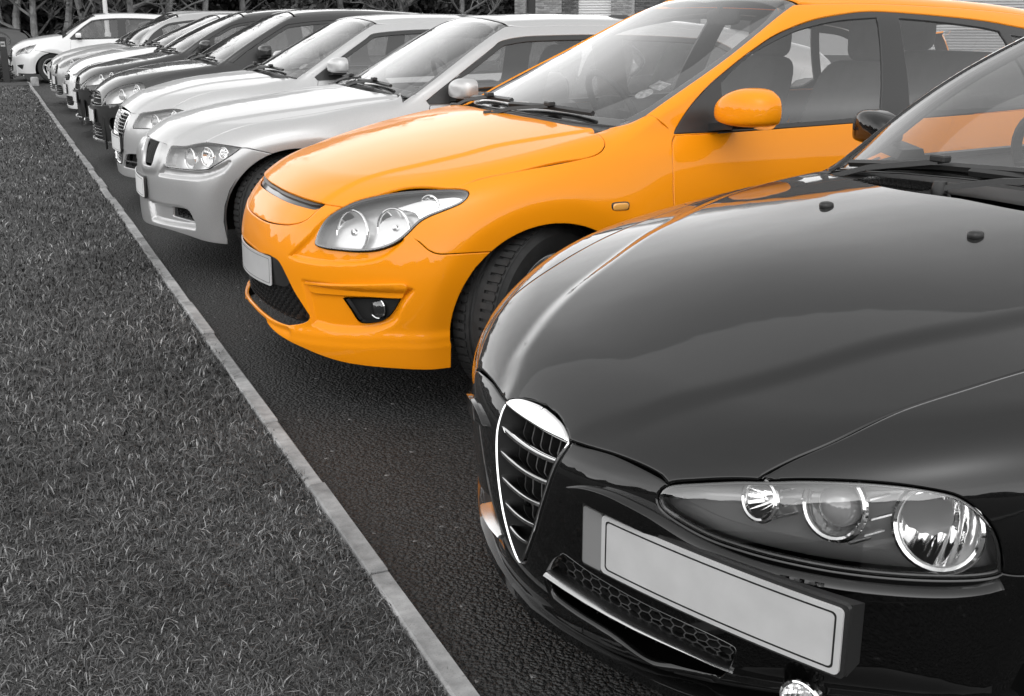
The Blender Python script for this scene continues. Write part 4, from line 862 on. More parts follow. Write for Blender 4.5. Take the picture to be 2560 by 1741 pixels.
# ---------------------------------------------------------------- the orange hatchback
def car_orange():
    lamp=[(.114,.515,.588),(.119,.512,.613),(.138,.515,.653),(.162,.522,.684),(.189,.535,.706),(.211,.548,.720),(.246,.566,.739),(.288,.594,.755),(.357,.645,.774),(.436,.707,.787),(.499,.753,.793),(.531,.775,.795),(.562,.797,.794),(.575,.810,.788),(.575,.818,.780),(.567,.823,.769),(.546,.824,.752),(.514,.816,.737),(.479,.804,.723),(.444,.790,.708),(.418,.780,.693),(.399,.775,.677),(.376,.769,.654),(.354,.760,.633),(.329,.746,.614),(.300,.727,.599),(.272,.705,.589),(.241,.678,.583),(.203,.639,.580),(.167,.596,.580),(.138,.557,.580)]
    vee=[(.050,.404,.534),(.050,.404,.534),(.100,.479,.608),(.140,.508,.664),(.165,.525,.69),(.165,.525,.69),(.25,.62,.66),(.36,.72,.64),(.365,.752,.625),(.365,.752,.625),(.339,.745,.603),(.313,.731,.579),(.280,.710,.561),(.240,.679,.548),(.182,.623,.538),(.127,.554,.531),(.078,.472,.530)]
    pocket=[(.079,.470,.450),(.079,.470,.450),(.22,.66,.455),(.37,.80,.462),(.37,.80,.462),(.335,.775,.40),(.31,.755,.345),(.25,.69,.31),(.16,.59,.295),(.09,.50,.30),(.09,.50,.30)]
    ledge=[(.079,.472,.450),(.079,.472,.450),(.22,.65,.468),(.348,.782,.485),(.359,.791,.474),(.347,.781,.446),(.341,.775,.430),(.235,.679,.425),(.142,.570,.417),(.092,.493,.415)]
    plateau=[(-.05,-.3,.8),(-.05,-.3,.8),(-.05,.40,.8),(-.05,.40,.8),(.181,.462,.729),(.308,.482,.796),(.404,.503,.823),(.497,.536,.844),(.639,.572,.875),(.775,.579,.904),(.941,.632,.932),(1.104,.671,.954),(1.3,.70,.96),(1.3,.70,.96),(1.3,-.3,.97),(1.3,-.3,.97)]
    embs=[emb_poly('top',plateau,.007,.035,on=('bonnet',)),emb_poly('sph',vee,-.014,.02),emb_poly('sph',pocket,-.018,.03),
      emb_poly('sph',[(.56,.82,.278),(.56,.82,.278),(.313,.735,.270),(.236,.657,.257),(.122,.522,.247),(.053,.39,.238),(.0,.2,.248),(.0,.2,.248),(.03,.2,.1),(.03,.2,.1),(.3,.6,.08),(.56,.75,.1),(.56,.75,.1)],.014,.05),
      emb_line('sph',[(.053,.39,.253),(.122,.522,.263),(.236,.657,.273),(.313,.732,.286),(.55,.82,.293)],.008,.018),
      emb_line('sph',[(-.01,0,.268),(-.0,.18,.264),(.02,.30,.262),(.05,.385,.266)],.007,.010),
      emb_line('cyl',[(1.2,.88,.60),(1.5,.88,.585),(2.5,.88,.60),(3.2,.88,.63)],.007,.05)]
    B,root=new_car('i30','bright orange hatchback, the only coloured car, parked between the black car and a silver saloon',embs=embs)
    seam=[(.655,.877,.588),(.571,.872,.589),(.479,.850,.588),(.450,.836,.589),(.426,.819,.600),(.401,.796,.626),(.372,.766,.652)]
    slot=[(.104,0,.727),(.112,.206,.727),(.127,.314,.725),(.146,.396,.7235),(.172,.470,.7205),(.172,.470,.7205),(.158,.465,.711),(.141,.436,.704),(.116,.356,.7035),(.099,.263,.7035),(.092,.124,.703),(.090,0,.703)]
    slotc=[slot[0],slot[0]]+slot[1:]+[slot[-1]]
    lg=[(-.018,0,.505),(-.014,.15,.506),(.008,.260,.512),(.008,.260,.512),(.021,.323,.506),(.029,.352,.490),(.040,.382,.455),(.055,.415,.409),(.074,.454,.365),(.090,.482,.329),(.088,.476,.312),(.073,.444,.294),(.046,.379,.276),(.028,.325,.272),(.009,.249,.272),(-.003,.165,.275),(-.01,0,.278)]
    badge=[(.089,0,.7005),(.090,.124,.7005),(.098,.263,.7005),(.116,.356,.7005),(.139,.436,.701),(.157,.463,.707),(.157,.463,.707),(.111,.44,.664),(.077,.379,.640),(.047,.289,.628),(.023,.161,.621),(.018,0,.619)]
    fog=[(.178,.616,.411),(.178,.616,.411),(.25,.69,.42),(.334,.770,.428),(.334,.770,.428),(.312,.746,.378),(.292,.726,.351),(.265,.699,.336),(.229,.661,.329),(.216,.649,.340),(.197,.633,.378)]
    S=sym
    ar=[(.522,.841,.195)]
    o=dict(lamp=lamp,res=.012,bon_res=.012,bump_res=.0075,seams=(1.378,2.39,3.22),belt=.937,sill=.235,
      bon_side=[(1.10,.715),(1.10,.792),(1.082,.815),(1.046,.830),(.981,.838),(.758,.828),(.619,.795),(.531,.775)],bon_front=[(.40,.66),(.25,.58),(.209,.546),(.209,.546),(.17,.468),(.146,.396),(.127,.314),(.112,.206),(.105,.1),(.104,0)],
      bon_rear=[(1.035,0),(1.040,.18),(1.051,.288),(1.083,.538),(1.118,.665)],
      seam=seam,bump_bot=[(-.005,0,.262),(-.003,.153,.255),(.012,.245,.235),(.032,.317,.222),(.05,.371,.214),(.087,.448,.203),(.131,.513,.190),(.185,.576,.179),(.239,.634,.175),(.317,.71,.176),(.399,.77,.177),(.491,.80,.178),(.54,.806,.183)],
      bump_top=[(.30,.68,.69),(.209,.546,.719),(.209,.546,.719),(.17,.468,.72),(.146,.396,.722),(.127,.314,.723),(.112,.206,.725),(.104,0,.726)],
      bump_cuts=[S(slotc),S(lg),S(badge),fog,mirror_pts(fog)],bon_cuts=[],
      track=.73,wheel_r=.325,steer=24,lamp_mid=(.43,.72,.72),lamp_back=(.534,.766,.790),
      pillar_seam=[(1.166,.703,.964),(1.227,.733,.981),(1.299,.749,1.011),(1.299,.749,1.011),(1.325,.778,.993),(1.356,.786,.967),(1.381,.796,.946)],
      door_seam=[(1.381,.940),(1.361,.91),(1.342,.792),(1.334,.696),(1.33,.5),(1.335,.235)],
      dlo=[(1.378,.945),(1.378,.945),(1.393,.964),(1.436,1.012),(1.489,1.060),(1.575,1.121),(1.714,1.199),(1.813,1.247),(1.886,1.279),(1.975,1.308),(2.107,1.341),(2.256,1.362),(2.374,1.372),(2.5,1.371),(2.752,1.356),(2.973,1.338),(3.121,1.318),(3.3,1.285),(3.50,1.20),(3.60,1.09),(3.5,1.01),(3.2,.985),(2.5,.962),(1.8,.946)],
      glass=[[(1.60,.962),(1.60,.962),(1.612,1.115),(1.612,1.115),(1.663,1.151),(1.771,1.213),(1.864,1.251),(1.987,1.293),(2.095,1.317),(2.239,1.338),(2.425,1.349),(2.425,1.349),(2.327,.981),(2.327,.981),(2.068,.972)],
             [(2.484,1.02),(2.484,1.02),(2.511,1.224),(2.536,1.346),(2.536,1.346),(2.733,1.332),(2.951,1.310),(3.06,1.292),(3.06,1.292),(3.19,1.03),(3.19,1.03),(3.12,.995),(2.49,.992),(2.49,.992)],
             [(3.12,1.275),(3.12,1.275),(3.28,1.25),(3.45,1.17),(3.52,1.09),(3.47,1.03),(3.25,1.02),(3.25,1.02)]])
    shell(B,root,M_ORANGE,o)
    headlight(root,B,lamp,[dict(p=(.200,.605,.650),r=.076,ax=(-1,.5,.14),d=.05,flute=.05,**{'in':.05}),dict(p=(.325,.715,.672),r=.066,ax=(-1,.7,.14),d=.05,flute=.022,**{'in':.045}),dict(p=(.45,.757,.752),r=.034,ax=(-1,.8,.15),d=.03)],rim=.011,bez=M_BEZELS,depth=.06)
    wl=[(.36,.69,.735),(.36,.69,.735),(.43,.735,.765),(.53,.785,.776),(.558,.803,.768),(.558,.803,.768),(.54,.803,.75),(.47,.785,.722),(.41,.765,.70),(.41,.765,.70),(.405,.745,.72)]
    panel('indicator_reflector',root,B,'sph',wl,M_REFL,.012,[],gap=0,lip=.02,off=-.020,emb=False,mirror=True,fn=B.lowf)
    # upper slot and the blanked badge panel under it
    back_plate('grille_slot',root,B,S(slot),M_GLOSS,.012); panel('grille_slot_bar',root,B,'sph',S([(.104,0,.7255),(.112,.206,.7255),(.127,.314,.7235),(.150,.40,.720),(.165,.455,.7175),(.165,.455,.7175),(.14,.41,.714),(.108,.263,.7165),(.10,0,.717)]),M_FRAME,.012,[],gap=.0,lip=.01,off=-.003,fn=B.lowf,emb=False)
    panel('grille_cap',root,B,'sph',S(badge),M_ORANGE,.009,[],gap=.0025,lip=.008,fn=B.lowf,off=-.001,soft=1.1)
    # lower grille: plinth behind the plate and stepped mesh
    back_plate('lower_grille',root,B,S(lg),M_GAP,.055)
    pl=S([(-.018,0,.506),(.0,.2,.508),(.020,.30,.506),(.029,.352,.489),(.042,.390,.44),(.042,.390,.44),(.035,.36,.412),(.012,.262,.402),(-.02,0,.40)])
    panel('plate_plinth',root,B,'sph',pl,M_PLAST,.015,[],gap=.0,lip=.03,off=-.010,fn=B.lowf,emb=False)
    mesh=Mb(); cells=[(-.55+1.1*(i+(.5 if r%2 else 0))/30,z) for r,z in enumerate(np.arange(.284,.402,.0165)) for i in range(30)]
    P=np.array(Fr(B,cells)); k=pip(c_inv('sph',P),offs(loop(c_inv('sph',np.array(S(lg))),.02),.014))
    for p in P[k]: mesh.box((p[0]+.028,p[1],p[2]),(.02,.031,.0026)); mesh.box((p[0]+.028,p[1]+.0165,p[2]+.008),(.02,.0026,.016))
    mo=mesh.out('grille_mesh',M_PLAST,root,smooth=False); mo['kind']='stuff'
    panel('bumper_ledge',root,B,'sph',ledge,M_ORANGE,.01,[],gap=0,lip=.024,off=.010,fn=B.lowf,mirror=True,soft=1.1)
    plate(root,(-.022,0,.452),0,.02,curve=.035,strip=False,line=.0016,border=True)
    # fog lamps
    for s in(1,-1):
        fp=fog if s>0 else mirror_pts(fog); q=empty('fog_lamp',parent=root)
        panel('fog_pocket',q,B,'sph',fp,M_PLAST,.012,[],gap=-.001,lip=-.03,off=-.036,fn=B.lowf,emb=False)
        Q,N=surf(B,'sph',c_inv('sph',np.array([(.262,.700,.378)])),B.lowf,0,True,'front_bumper'); c=(Q[0]-N[0]*.018)*(1,s,1); ax=(-1,s*.55,0); bowl(q,c,ax,.036,.03,ringr=.004); Mb().lathe([(.001,.010),(.02,.008),(.035,.0)],c+np.array([-.004,s*.002,0]),ax,24).out('fog_glass',M_LENS,q)
    # side repeater, mirrors, wipers, aerial, cabin
    for s in(1,-1):
        p=on(B,'side',np.array([[1.105,.716]]))[0]; q=empty('side_repeater',parent=root)
        Mb().blob((p[0],s*(p[1]+.0005),p[2]),(.062,.016,.026),.5,.45,20,8).out('indicator_lens',M_AMBER,q); Mb().blob((p[0],s*(p[1]-.001),p[2]),(.072,.010,.033),.5,.45,20,8).out('indicator_bezel',M_FRAME,q)
    mirror(root,(1.585,.965,1.028),(.20,.26,.165),M_ORANGE,stalk=.10,shape=(.76,.84),far=(1.72,.91,1.0))
    std_wipers(root,B)
    a=on(B,'top',np.array([[3.35,0]]))[0]; m=empty('aerial',parent=root); Mb().tube([a,a+(.16,0,.20)],[.005,.002],6).out('aerial_rod',M_PLAST,m); Mb().blob(a,(.07,.03,.03),.8,.8,12,8).out('aerial_base',M_PLAST,m)
    for s in(1,-1):
        for x in(2.20,3.05):
            p=on(B,'side',np.array([[x,.80]]))[0]; h=empty('door_handle',parent=root); y=s*p[1]
            Mb().sweep([(x-.09,y,.80),(x-.06,y+s*.028,.802),(x+.06,y+s*.03,.804),(x+.09,y,.805)],[(-.008,-.014),(.008,-.014),(.008,.014),(-.008,.014)]).out('handle_grip',M_ORANGE,h)
    for o_ in root.children_recursive:
        if o_.name.startswith('mirror_shell') and o_.parent['far']: o_.data.materials[0]=M_FRAME   # the shell beyond the glass shows grey
    interior(root,B)
    P=np.array([(1.43,.55,1.045),(1.52,.56,1.045)]); c=surf(B,'top',np.array([[1.375,.575]]),B.grf,-.012,False)[0][0]; n=dirat(B,c,B.grf); t=np.cross([0,1.,0],n); t/=np.linalg.norm(t); b=np.cross(n,t)
    st=Mb(); V=[c+t*.036*math.cos(w)+b*.036*math.sin(w) for w in np.linspace(0,2*math.pi,20)[:-1]]; st.add(V,[tuple(range(19))]); st.add([c+t*u-n*.001+b*v for u,v in((.045,-.04),(.10,-.04),(.10,.04),(.045,.04))],[(0,1,2,3)]); st.out('permit_disc',M_STICK,root,smooth=False)
    return B,root
# ---------------------------------------------------------------- the black hatchback nearest the camera
def car_black():
    lamp=[(.085,.353,.569),(.091,.356,.584),(.101,.369,.596),(.125,.409,.610),(.163,.468,.628),(.187,.504,.636),(.225,.552,.648),(.273,.610,.657),(.314,.656,.660),(.347,.690,.658),(.373,.716,.653),(.391,.733,.641),(.408,.748,.622),(.421,.759,.599),(.431,.765,.572),(.437,.767,.543),(.438,.766,.527),(.413,.747,.516),(.367,.708,.508),(.313,.659,.503),(.259,.606,.502),(.206,.550,.506),(.164,.498,.512),(.125,.439,.522),(.096,.385,.540),(.086,.360,.553)]
    sh=[(.073,0,.6225),(.070,.047,.6195),(.065,.079,.616),(.059,.103,.610),(.053,.122,.602),(.047,.126,.590),(.035,.120,.568),(.024,.113,.538),(.016,.099,.490),(.013,.084,.447),(.011,.065,.398),(.010,.041,.352),(.011,.022,.323),(.012,.010,.309),(.012,0,.305)]
    cap=[(.073,0,.6225),(.070,.047,.6195),(.065,.079,.616),(.059,.103,.610),(.053,.120,.602),(.047,.122,.592),(.047,.122,.592),(.045,.077,.590),(.044,.034,.589),(.044,0,.589)]
    crease=[(.06,.15,.6),(.126,.216,.656),(.169,.248,.680),(.275,.321,.723),(.375,.374,.756),(.502,.427,.795),(.650,.499,.828),(.760,.543,.847),(.840,.586,.856),(.991,.650,.871),(1.15,.69,.89),(1.5,.74,.9)]
    plateau=[(-.1,-.3,.6),(-.1,-.3,.6),(-.1,.06,.6),(-.1,.06,.6)]+crease+[(1.5,.74,.9),(1.5,-.3,.9),(1.5,-.3,.9)]
    embs=[emb_poly('top',plateau,.008,.07,on=('bonnet',)),
      emb_line('sph',[(.065,0,.205),(.08,.16,.212),(.11,.34,.222),(.2,.56,.235),(.34,.75,.25),(.5,.83,.26)],.012,.018),
      emb_line('cyl',[(1.2,.87,.60),(2.5,.87,.60),(3.2,.87,.62)],.006,.05)]
    B,root=new_car('alfa','glossy black hatchback nearest the camera, with a chrome shield grille',embs=embs)
    lg=[(.024,.150,.388),(.022,.137,.378),(.020,.115,.359),(.020,.093,.324),(.025,.086,.293),(.032,.096,.272),(.046,.154,.258),(.068,.218,.248),(.101,.283,.235),(.136,.343,.224),(.160,.393,.222),(.172,.420,.232),(.180,.446,.261),(.180,.461,.299),(.177,.463,.314),(.138,.414,.334),(.072,.299,.359),(.039,.212,.376)]
    S=sym; rs_=[(1.40,.672),(1.40,.672),(1.33,.695),(1.10,.712),(.90,.700),(.75,.675),(.597,.641),(.505,.614),(.398,.579),(.290,.549),(.228,.519),(.186,.496)]
    o=dict(lamp=lamp,res=.014,bon_res=.012,bump_res=.009,seams=(1.43,2.55,3.25),belt=.905,sill=.24,
      bon_side=rs_[1:],bon_front=[(.186,.496),(.150,.475),(.118,.425),(.098,.382),(.096,.346),(.075,.241),(.052,.125),(.062,.08),(.072,0)],
      bon_rear=[(1.165,0),(1.165,.183),(1.225,.40),(1.32,.59)],
      seam=[(.556,.845,.530),(.50,.80,.530),(.44,.768,.530)],
      bump_bot=[(.065,0,.177),(.072,.114,.18),(.084,.196,.184),(.097,.27,.188),(.122,.389,.193),(.2,.58,.20),(.33,.74,.205),(.45,.80,.205),(.556,.82,.205)],
      bump_top=[(.30,.63,.58),(.14,.44,.57),(.10,.378,.585),(.10,.378,.585),(.096,.346,.600),(.075,.241,.607),(.052,.125,.600),(.062,.08,.616),(.073,0,.622)],
      bump_cuts=[S([sh[0],sh[0]]+sh[1:]),lg,mirror_pts(lg)],bon_cuts=[S([sh[0],sh[0]]+sh[1:])],
      lamp_mid=(.35,.70,.60),lamp_back=(.40,.72,.645),wheel_r=.31,track=.73,pil=.036)
    shell(B,root,M_BLACK,o)
    headlight(root,B,lamp,[dict(p=(.178,.497,.600),r=.034,ax=(-1,.15,.22),d=.05,ribs=0,**{'in':.03}),dict(p=(.255,.590,.598),r=.054,ax=(-1,.25,.20),d=.06,proj=True,ring=.006,**{'in':.045}),dict(p=(.365,.710,.580),r=.068,ax=(-1,.42,.22),d=.05,ring=.007,flute=.017,bulb=False,**{'in':.040})],rim=.007,bez=M_BEZEL,depth=.075,res=.010)
    # ribbed sleeves behind the two inner lamps
    for s in(1,-1):
        q=empty('lamp_sleeve',parent=root)
        for (p,r,n) in(((.178,.497,.600),.036,9),((.255,.590,.598),.060,12)):
            st=c_inv('sph',np.array([p])); Q,N=surf(B,'sph',st,B.lowf,0,False); c=(Q[0]-N[0]*.035)*(1,s,1); ax=np.array([-1,.14*s,.1]); ax/=np.linalg.norm(ax); a=np.cross(ax,(0,0,1.)); a/=np.linalg.norm(a); b=np.cross(ax,a); t=Mb()
            for k in range(n):
                w=2*math.pi*k/n; pp=c+(a*math.cos(w)+b*math.sin(w))*r; t.tube([pp-ax*.012,pp-ax*.065],.0028,5)
            t.out('sleeve_rib',M_SATIN,q)
    # shield
    g=empty('shield_grille',parent=root); SS=S([sh[0],sh[0]]+sh[1:])
    st=loop(c_inv('sph',np.array(SS)),.008); inner=offs(st,.0062)
    panel('shield_frame',g,B,'sph',st,M_CHROME,.008,[inner],gap=.003,lip=.006,off=.006,fn=B.lowf,emb=False,chart_pts=True,smooth=False,soft=1.0)
    panel('shield_throat',g,B,'sph',inner,M_GAP,.008,[offs(inner,.003)],gap=0,lip=.06,off=.003,fn=B.lowf,emb=False,chart_pts=True,smooth=False)
    panel('shield_cap',g,B,'sph',S([cap[0],cap[0]]+cap[1:]),M_CHROME,.010,[],gap=.0035,lip=.03,off=.0095,fn=B.lowf,emb=False,soft=1.1)
    back_plate('shield_back',g,B,SS,M_GAP,.07)
    hw=lambda z:float(np.interp(z,[.305,.323,.352,.398,.447,.490,.538,.568,.590],[0,.022,.041,.065,.084,.099,.113,.120,.126]))-.007
    slats('shield_slat',g,B,[.366,.412,.461,.511,.557],hw,M_CHROME,depth=.045,off=-.002,t=.006,droop=.006,n=11)
    fins=Mb()
    for y in(-.08,-.045,-.012,.022,.055,.088):
        z0=.34+abs(y)*1.6
        if z0<.56: p=Fr(B,[(y,z0),(y,(z0+.58)/2),(y,.58)]); fins.sweep(np.array(p)+(.058,0,0),[(-.002,-.02),(.002,-.02),(.002,.02),(-.002,.02)],up=(-1,0,0))
    fins.out('shield_fin',M_PLAST,g)
    # rubbing strips under the lamps with the washer cap
    top=[(.031,.176,.535),(.036,.195,.542),(.043,.223,.549),(.054,.265,.553),(.066,.304,.551),(.084,.352,.544),(.100,.392,.532),(.120,.430,.519),(.145,.470,.508),(.181,.519,.498),(.225,.569,.493),(.279,.623,.490),(.350,.692,.494),(.405,.739,.504),(.437,.765,.520)]
    bot=[(.438,.765,.512),(.388,.724,.494),(.335,.675,.479),(.282,.622,.473),(.235,.575,.475),(.194,.530,.481),(.167,.497,.487),(.134,.451,.496),(.097,.386,.508),(.070,.325,.516),(.041,.228,.524)]
    
    for s in(1,-1): L=[top[0],top[0]]+top[1:]+bot; panel('bumper_strip',root,B,'sph',L if s>0 else mirror_pts(L),M_BLACK,.009,[],gap=.0,lip=.05,off=.028 if s>0 else .010,fn=B.lowf,emb=False,soft=1.2)
    panel('washer_cap',root,B,'sph',[(.20,.541,.497),(.20,.541,.497),(.248,.592,.493),(.248,.592,.493),(.246,.589,.470),(.246,.589,.470),(.199,.538,.474),(.199,.538,.474)],M_BLACK,.008,[],gap=.001,lip=.01,off=.031,fn=B.lowf,mirror=False,emb=False,soft=1.0)
    # lower grilles, honeycomb and bright bars
    for s in(1,-1):
        L=lg if s>0 else mirror_pts(lg); q=empty('lower_grille',parent=root)
        back_plate('grille_back',q,B,L,M_GAP,.07); honey('grille_mesh',q,B,L,.0125,M_PLAST,-.030,.012,.0012,1.25)
        pth=[(.093,.322),(.15,.3175),(.204,.311),(.255,.304),(.303,.296),(.345,.289),(.384,.281),(.425,.268),(.452,.259)]; P=np.array(Fr(B,pth if s>0 else pth[:5])); N=B.grad(P,2e-3,B.lowf); P=(P+N*.001)*(1,s,1)
        Mb().sweep(P,[(-.030,-.004),(.004,-.004),(.008,.0),(.004,.004),(-.030,.010)] if s<0 else [(.030,-.004),(.030,.010),(-.004,.004),(-.008,.0),(-.004,-.004)]).out('grille_bar',M_SATIN,q)
    # plate on a deep holder to one side of the shield
    pr,at=plate(root,(.0873,.4671,.4571),.2763,-.003,curve=.012,strip=True,holder=.010,line=.003)
    h=Mb(); u=np.linspace(-.258,.266,12); V=[];F=[]
    for i,x in enumerate(u):
        dp=.012+.022*max(0,(x+.15)/.41)
        A=at([x,x],[.060,-.060],-.010); Bq=at([x,x],[.050,-.052],-.012-dp); V+=[A[0],A[1],Bq[1],Bq[0]]
    for i in range(11):
        for k in range(4): F.append((i*4+k,(i+1)*4+k,(i+1)*4+(k+1)%4,i*4+(k+1)%4))
    F+=[(0,1,2,3),(47,46,45,44)]; h.add(V,F); h.out('plate_block',M_PLAST,root,sharp=30)
    lx=lambda y:float(np.interp(abs(y),[0,.1,.2,.3,.4,.5,.6,.72,.80,.83],[.036,.046,.065,.091,.124,.168,.215,.278,.38,.50]))
    Mb().sweep([(lx(y),y,.196+.02*max(0,abs(y)-.5)) for y in np.concatenate([np.linspace(-.83,-.5,9),np.linspace(-.45,.45,19),np.linspace(.5,.83,9)])],[(.0,-.012),(.010,-.018),(.09,-.02),(.09,.028),(.055,.020),(.012,.010),(.002,.004)]).out('front_lip',M_BLACK,root,sharp=50)
    # fog lamps hang below
    for s in(1,-1):
        q=empty('fog_lamp',parent=root); c=np.array([.235,.575,.250]) if s>0 else np.array([.30,-.56,.25]); ax=(-1,.25*s,0)
        bowl(q,c,ax,.040,.035,ringr=.004); Mb().lathe([(.001,.012),(.02,.009),(.038,.0)],c+np.array([-.006,0,0]),ax,24).out('fog_glass',M_LENS,q)
    # washer jets, wipers, mirrors
    for y in(.217,-.217):
        p=surf(B,'top',np.array([[.962,y]]),B.lowf,0,True,'bonnet')[0][0]; q=empty('washer_jet',parent=root)
        Mb().blob(p+(0,0,.002),(.034,.030,.020),.7,.8,18,10).out('jet_body',M_PLAST,q); Mb().blob(p+(.013,0,.004),(.008,.008,.008),1,1,10,6).out('jet_nozzle',M_GLOSS,q)
    std_wipers(root,B,spans=((-.60,.02),(-.15,.50)),lift=.015)
    mirror(root,(1.80,.89,1.0),(.13,.19,.13),M_BLACK,stalk=.09)
    v=Mb(); pv=np.array(Tp(B,[(1.25+.004*j+.10*(-.30+.018*i)**2,-.46+.018*i) for i in range(16) for j in range(6)],B.lowf))
    for i in range(16):
        for j in range(6):
            x=1.235+.016*j+.16*(-.46+.018*i)**2*1.2; y=-.46+.018*i; z=float(B.hood(np.array(x),np.array(abs(y))))-.006; v.box((x,y,z),(.010,.011,.006))
    o2=v.out('cowl_vent',M_GLOSS,root,smooth=False); o2['kind']='stuff'
    interior(root,B)
    return B,root
# ---------------------------------------------------------------- the silver saloon
def car_saloon():
    d=BD['bmw'][0]; d['arch']=[(.775,.31,.375,.02,.07),(3.58,.31,.37,.015,.07)]
    lamp=[(.169,.460,.681),(.230,.549,.690),(.284,.604,.705),(.325,.644,.715),(.371,.699,.713),(.439,.766,.705),(.495,.807,.696),(.495,.807,.696),(.452,.796,.665),(.394,.772,.626),(.357,.750,.601),(.320,.723,.580),(.267,.669,.572),(.198,.576,.570),(.130,.472,.571),(.130,.472,.571),(.133,.464,.606),(.149,.462,.650)]
    kid=[(.080,.080,.692),(.080,.080,.692),(.105,.22,.697),(.130,.345,.694),(.130,.345,.694),(.118,.362,.664),(.098,.368,.620),(.080,.358,.572),(.064,.313,.564),(.044,.235,.570),(.050,.205,.620),(.064,.150,.660)]
    kido=[(.080,.062,.697),(.080,.062,.697),(.105,.22,.702),(.138,.362,.698),(.138,.362,.698),(.125,.380,.664),(.104,.386,.618),(.086,.378,.563),(.064,.318,.550),(.040,.222,.556),(.044,.186,.61),(.058,.13,.657)]
    crease=[(.15,.40,.7),(.188,.461,.701),(.241,.475,.736),(.322,.490,.775),(.441,.511,.807),(.575,.554,.829),(.9,.60,.87),(1.3,.66,.91),(1.6,.7,.92)]
    scoop=[(.046,.262,.366),(.046,.262,.366),(.133,.470,.360),(.193,.561,.356),(.224,.604,.338),(.240,.625,.28),(.240,.62,.258),(.240,.62,.258),(.14,.46,.262),(.057,.28,.268),(.057,.28,.268)]
    mesh=[(.133,.470,.353),(.133,.470,.353),(.190,.556,.350),(.217,.592,.335),(.226,.596,.281),(.226,.596,.281),(.127,.458,.300),(.127,.458,.300)]
    under=[(.133,.452,.569),(.133,.452,.569),(.20,.574,.566),(.27,.65,.565),(.33,.70,.572),(.38,.74,.59),(.44,.78,.62),(.44,.78,.62),(.40,.77,.575),(.30,.70,.535),(.18,.57,.528),(.10,.42,.53),(.10,.42,.53)]
    embs=[emb_poly('top',[(.0,-.3,.7),(.0,-.3,.7),(.0,.38,.7),(.0,.38,.7)]+crease+[(1.6,.7,.92),(1.6,-.3,.9),(1.6,-.3,.9)],.008,.05,on=('bonnet',)),
      emb_poly('sph',scoop,-.032,.035),emb_poly('sph',under,-.016,.03),
      emb_poly('sph',[(.05,.05,.70),(.05,.05,.70),(.13,.40,.70),(.12,.40,.56),(.06,.33,.535),(.03,.20,.545),(.05,.08,.65)],.012,.05,on=('front_bumper',)),
      emb_line('cyl',[(1.1,.86,.70),(2.4,.87,.74),(4.0,.85,.80)],.008,.04)]
    B,root=new_car('bmw','silver saloon with round-cornered twin grille openings, next beyond the orange hatchback',embs=embs)
    S=sym
    o=dict(lamp=lamp,res=.014,bon_res=.016,bump_res=.011,seams=(1.52,2.62,3.5),belt=.885,sill=.22,
      bon_side=[(1.385,.64),(1.385,.64),(1.36,.70),(1.2,.732),(.9,.735),(.6,.71),(.42,.675),(.325,.646)],bon_front=[(.27,.605),(.21,.55),(.155,.475),(.158,.437),(.124,.322),(.101,.205),(.092,.1),(.088,0)],
      bon_rear=[(1.235,0),(1.24,.15),(1.275,.40),(1.34,.575)],
      seam=[(.645,.852,.662),(.615,.848,.670),(.56,.83,.683),(.495,.808,.695)],
      bump_bot=[(.025,0,.222),(.032,.175,.224),(.056,.284,.229),(.137,.459,.226),(.256,.615,.198),(.327,.691,.185),(.405,.725,.176)],
      bump_top=[(.30,.62,.63),(.19,.51,.64),(.158,.462,.665),(.158,.462,.665),(.160,.437,.685),(.124,.322,.689),(.101,.205,.691),(.088,0,.691)],
      bump_cuts=[kid,mirror_pts(kid),mesh,mirror_pts(mesh)],bon_cuts=[],
      lamp_mid=(.37,.70,.65),lamp_back=(.45,.74,.69),wheel_r=.325,track=.745,steer=20,spokes=10,dlo_end=3.62,
      pil=.03)
    shell(B,root,M_SILVER,o)
    headlight(root,B,lamp,[dict(p=(.225,.580,.632),r=.058,ax=(-1,.35,.05),d=.05,proj=True,**{'in':.045}),dict(p=(.32,.672,.645),r=.050,ax=(-1,.6,.05),d=.05,**{'in':.04}),dict(p=(.41,.735,.665),r=.030,ax=(-1,.8,.1),d=.03)],rim=.007,bez=M_BEZELS,depth=.065)
    for s in(1,-1):
        q=empty('kidney_grille',parent=root); k=kid if s>0 else mirror_pts(kid); ko=kido if s>0 else mirror_pts(kido)
        panel('kidney_surround',q,B,'sph',ko,M_SILVER,.010,[k],gap=0,lip=.012,off=.006,fn=B.lowf,soft=1.1); back_plate('kidney_back',q,B,k,M_GAP,.035)
        L=loop(c_inv('sph',np.array(k)),.008); c=Mb()
        for i in range(9):
            y=.12+.028*i; pts=[(y*s+ (z-.58)*(-.28)*s*(1-i/9.),z) for z in np.linspace(.575,.69,7)]; P=np.array(Fr(B,pts)); st=c_inv('sph',P); P=P[pip(st,L)]
            if len(P)>1: c.sweep(P+(.014,0,0),[(-.003,-.012),(.003,-.012),(.003,.010),(-.003,.010)],up=(-1,0,0))
        c.out('kidney_bar',M_PLAST,q)
        mq=mesh if s>0 else mirror_pts(mesh); back_plate('intake_back',root,B,mq,M_GAP,.09); honey('intake_mesh',root,B,mq,.011,M_PLAST,-.062,.01,.0014,1.2)
    plate(root,(.004,.01,.442),0,.02,curve=.02,holder=.012,pm=M_PLATE2)
    for s in(1,-1):
        p=on(B,'side',np.array([[1.2,.66]]))[0]
    std_wipers(root,B,spans=((-.60,-.10),(-.05,.52)))
    mirror(root,(1.69,.925,.965),(.16,.22,.135),M_SILVER,stalk=.09)
    interior(root,B)
    return B,root
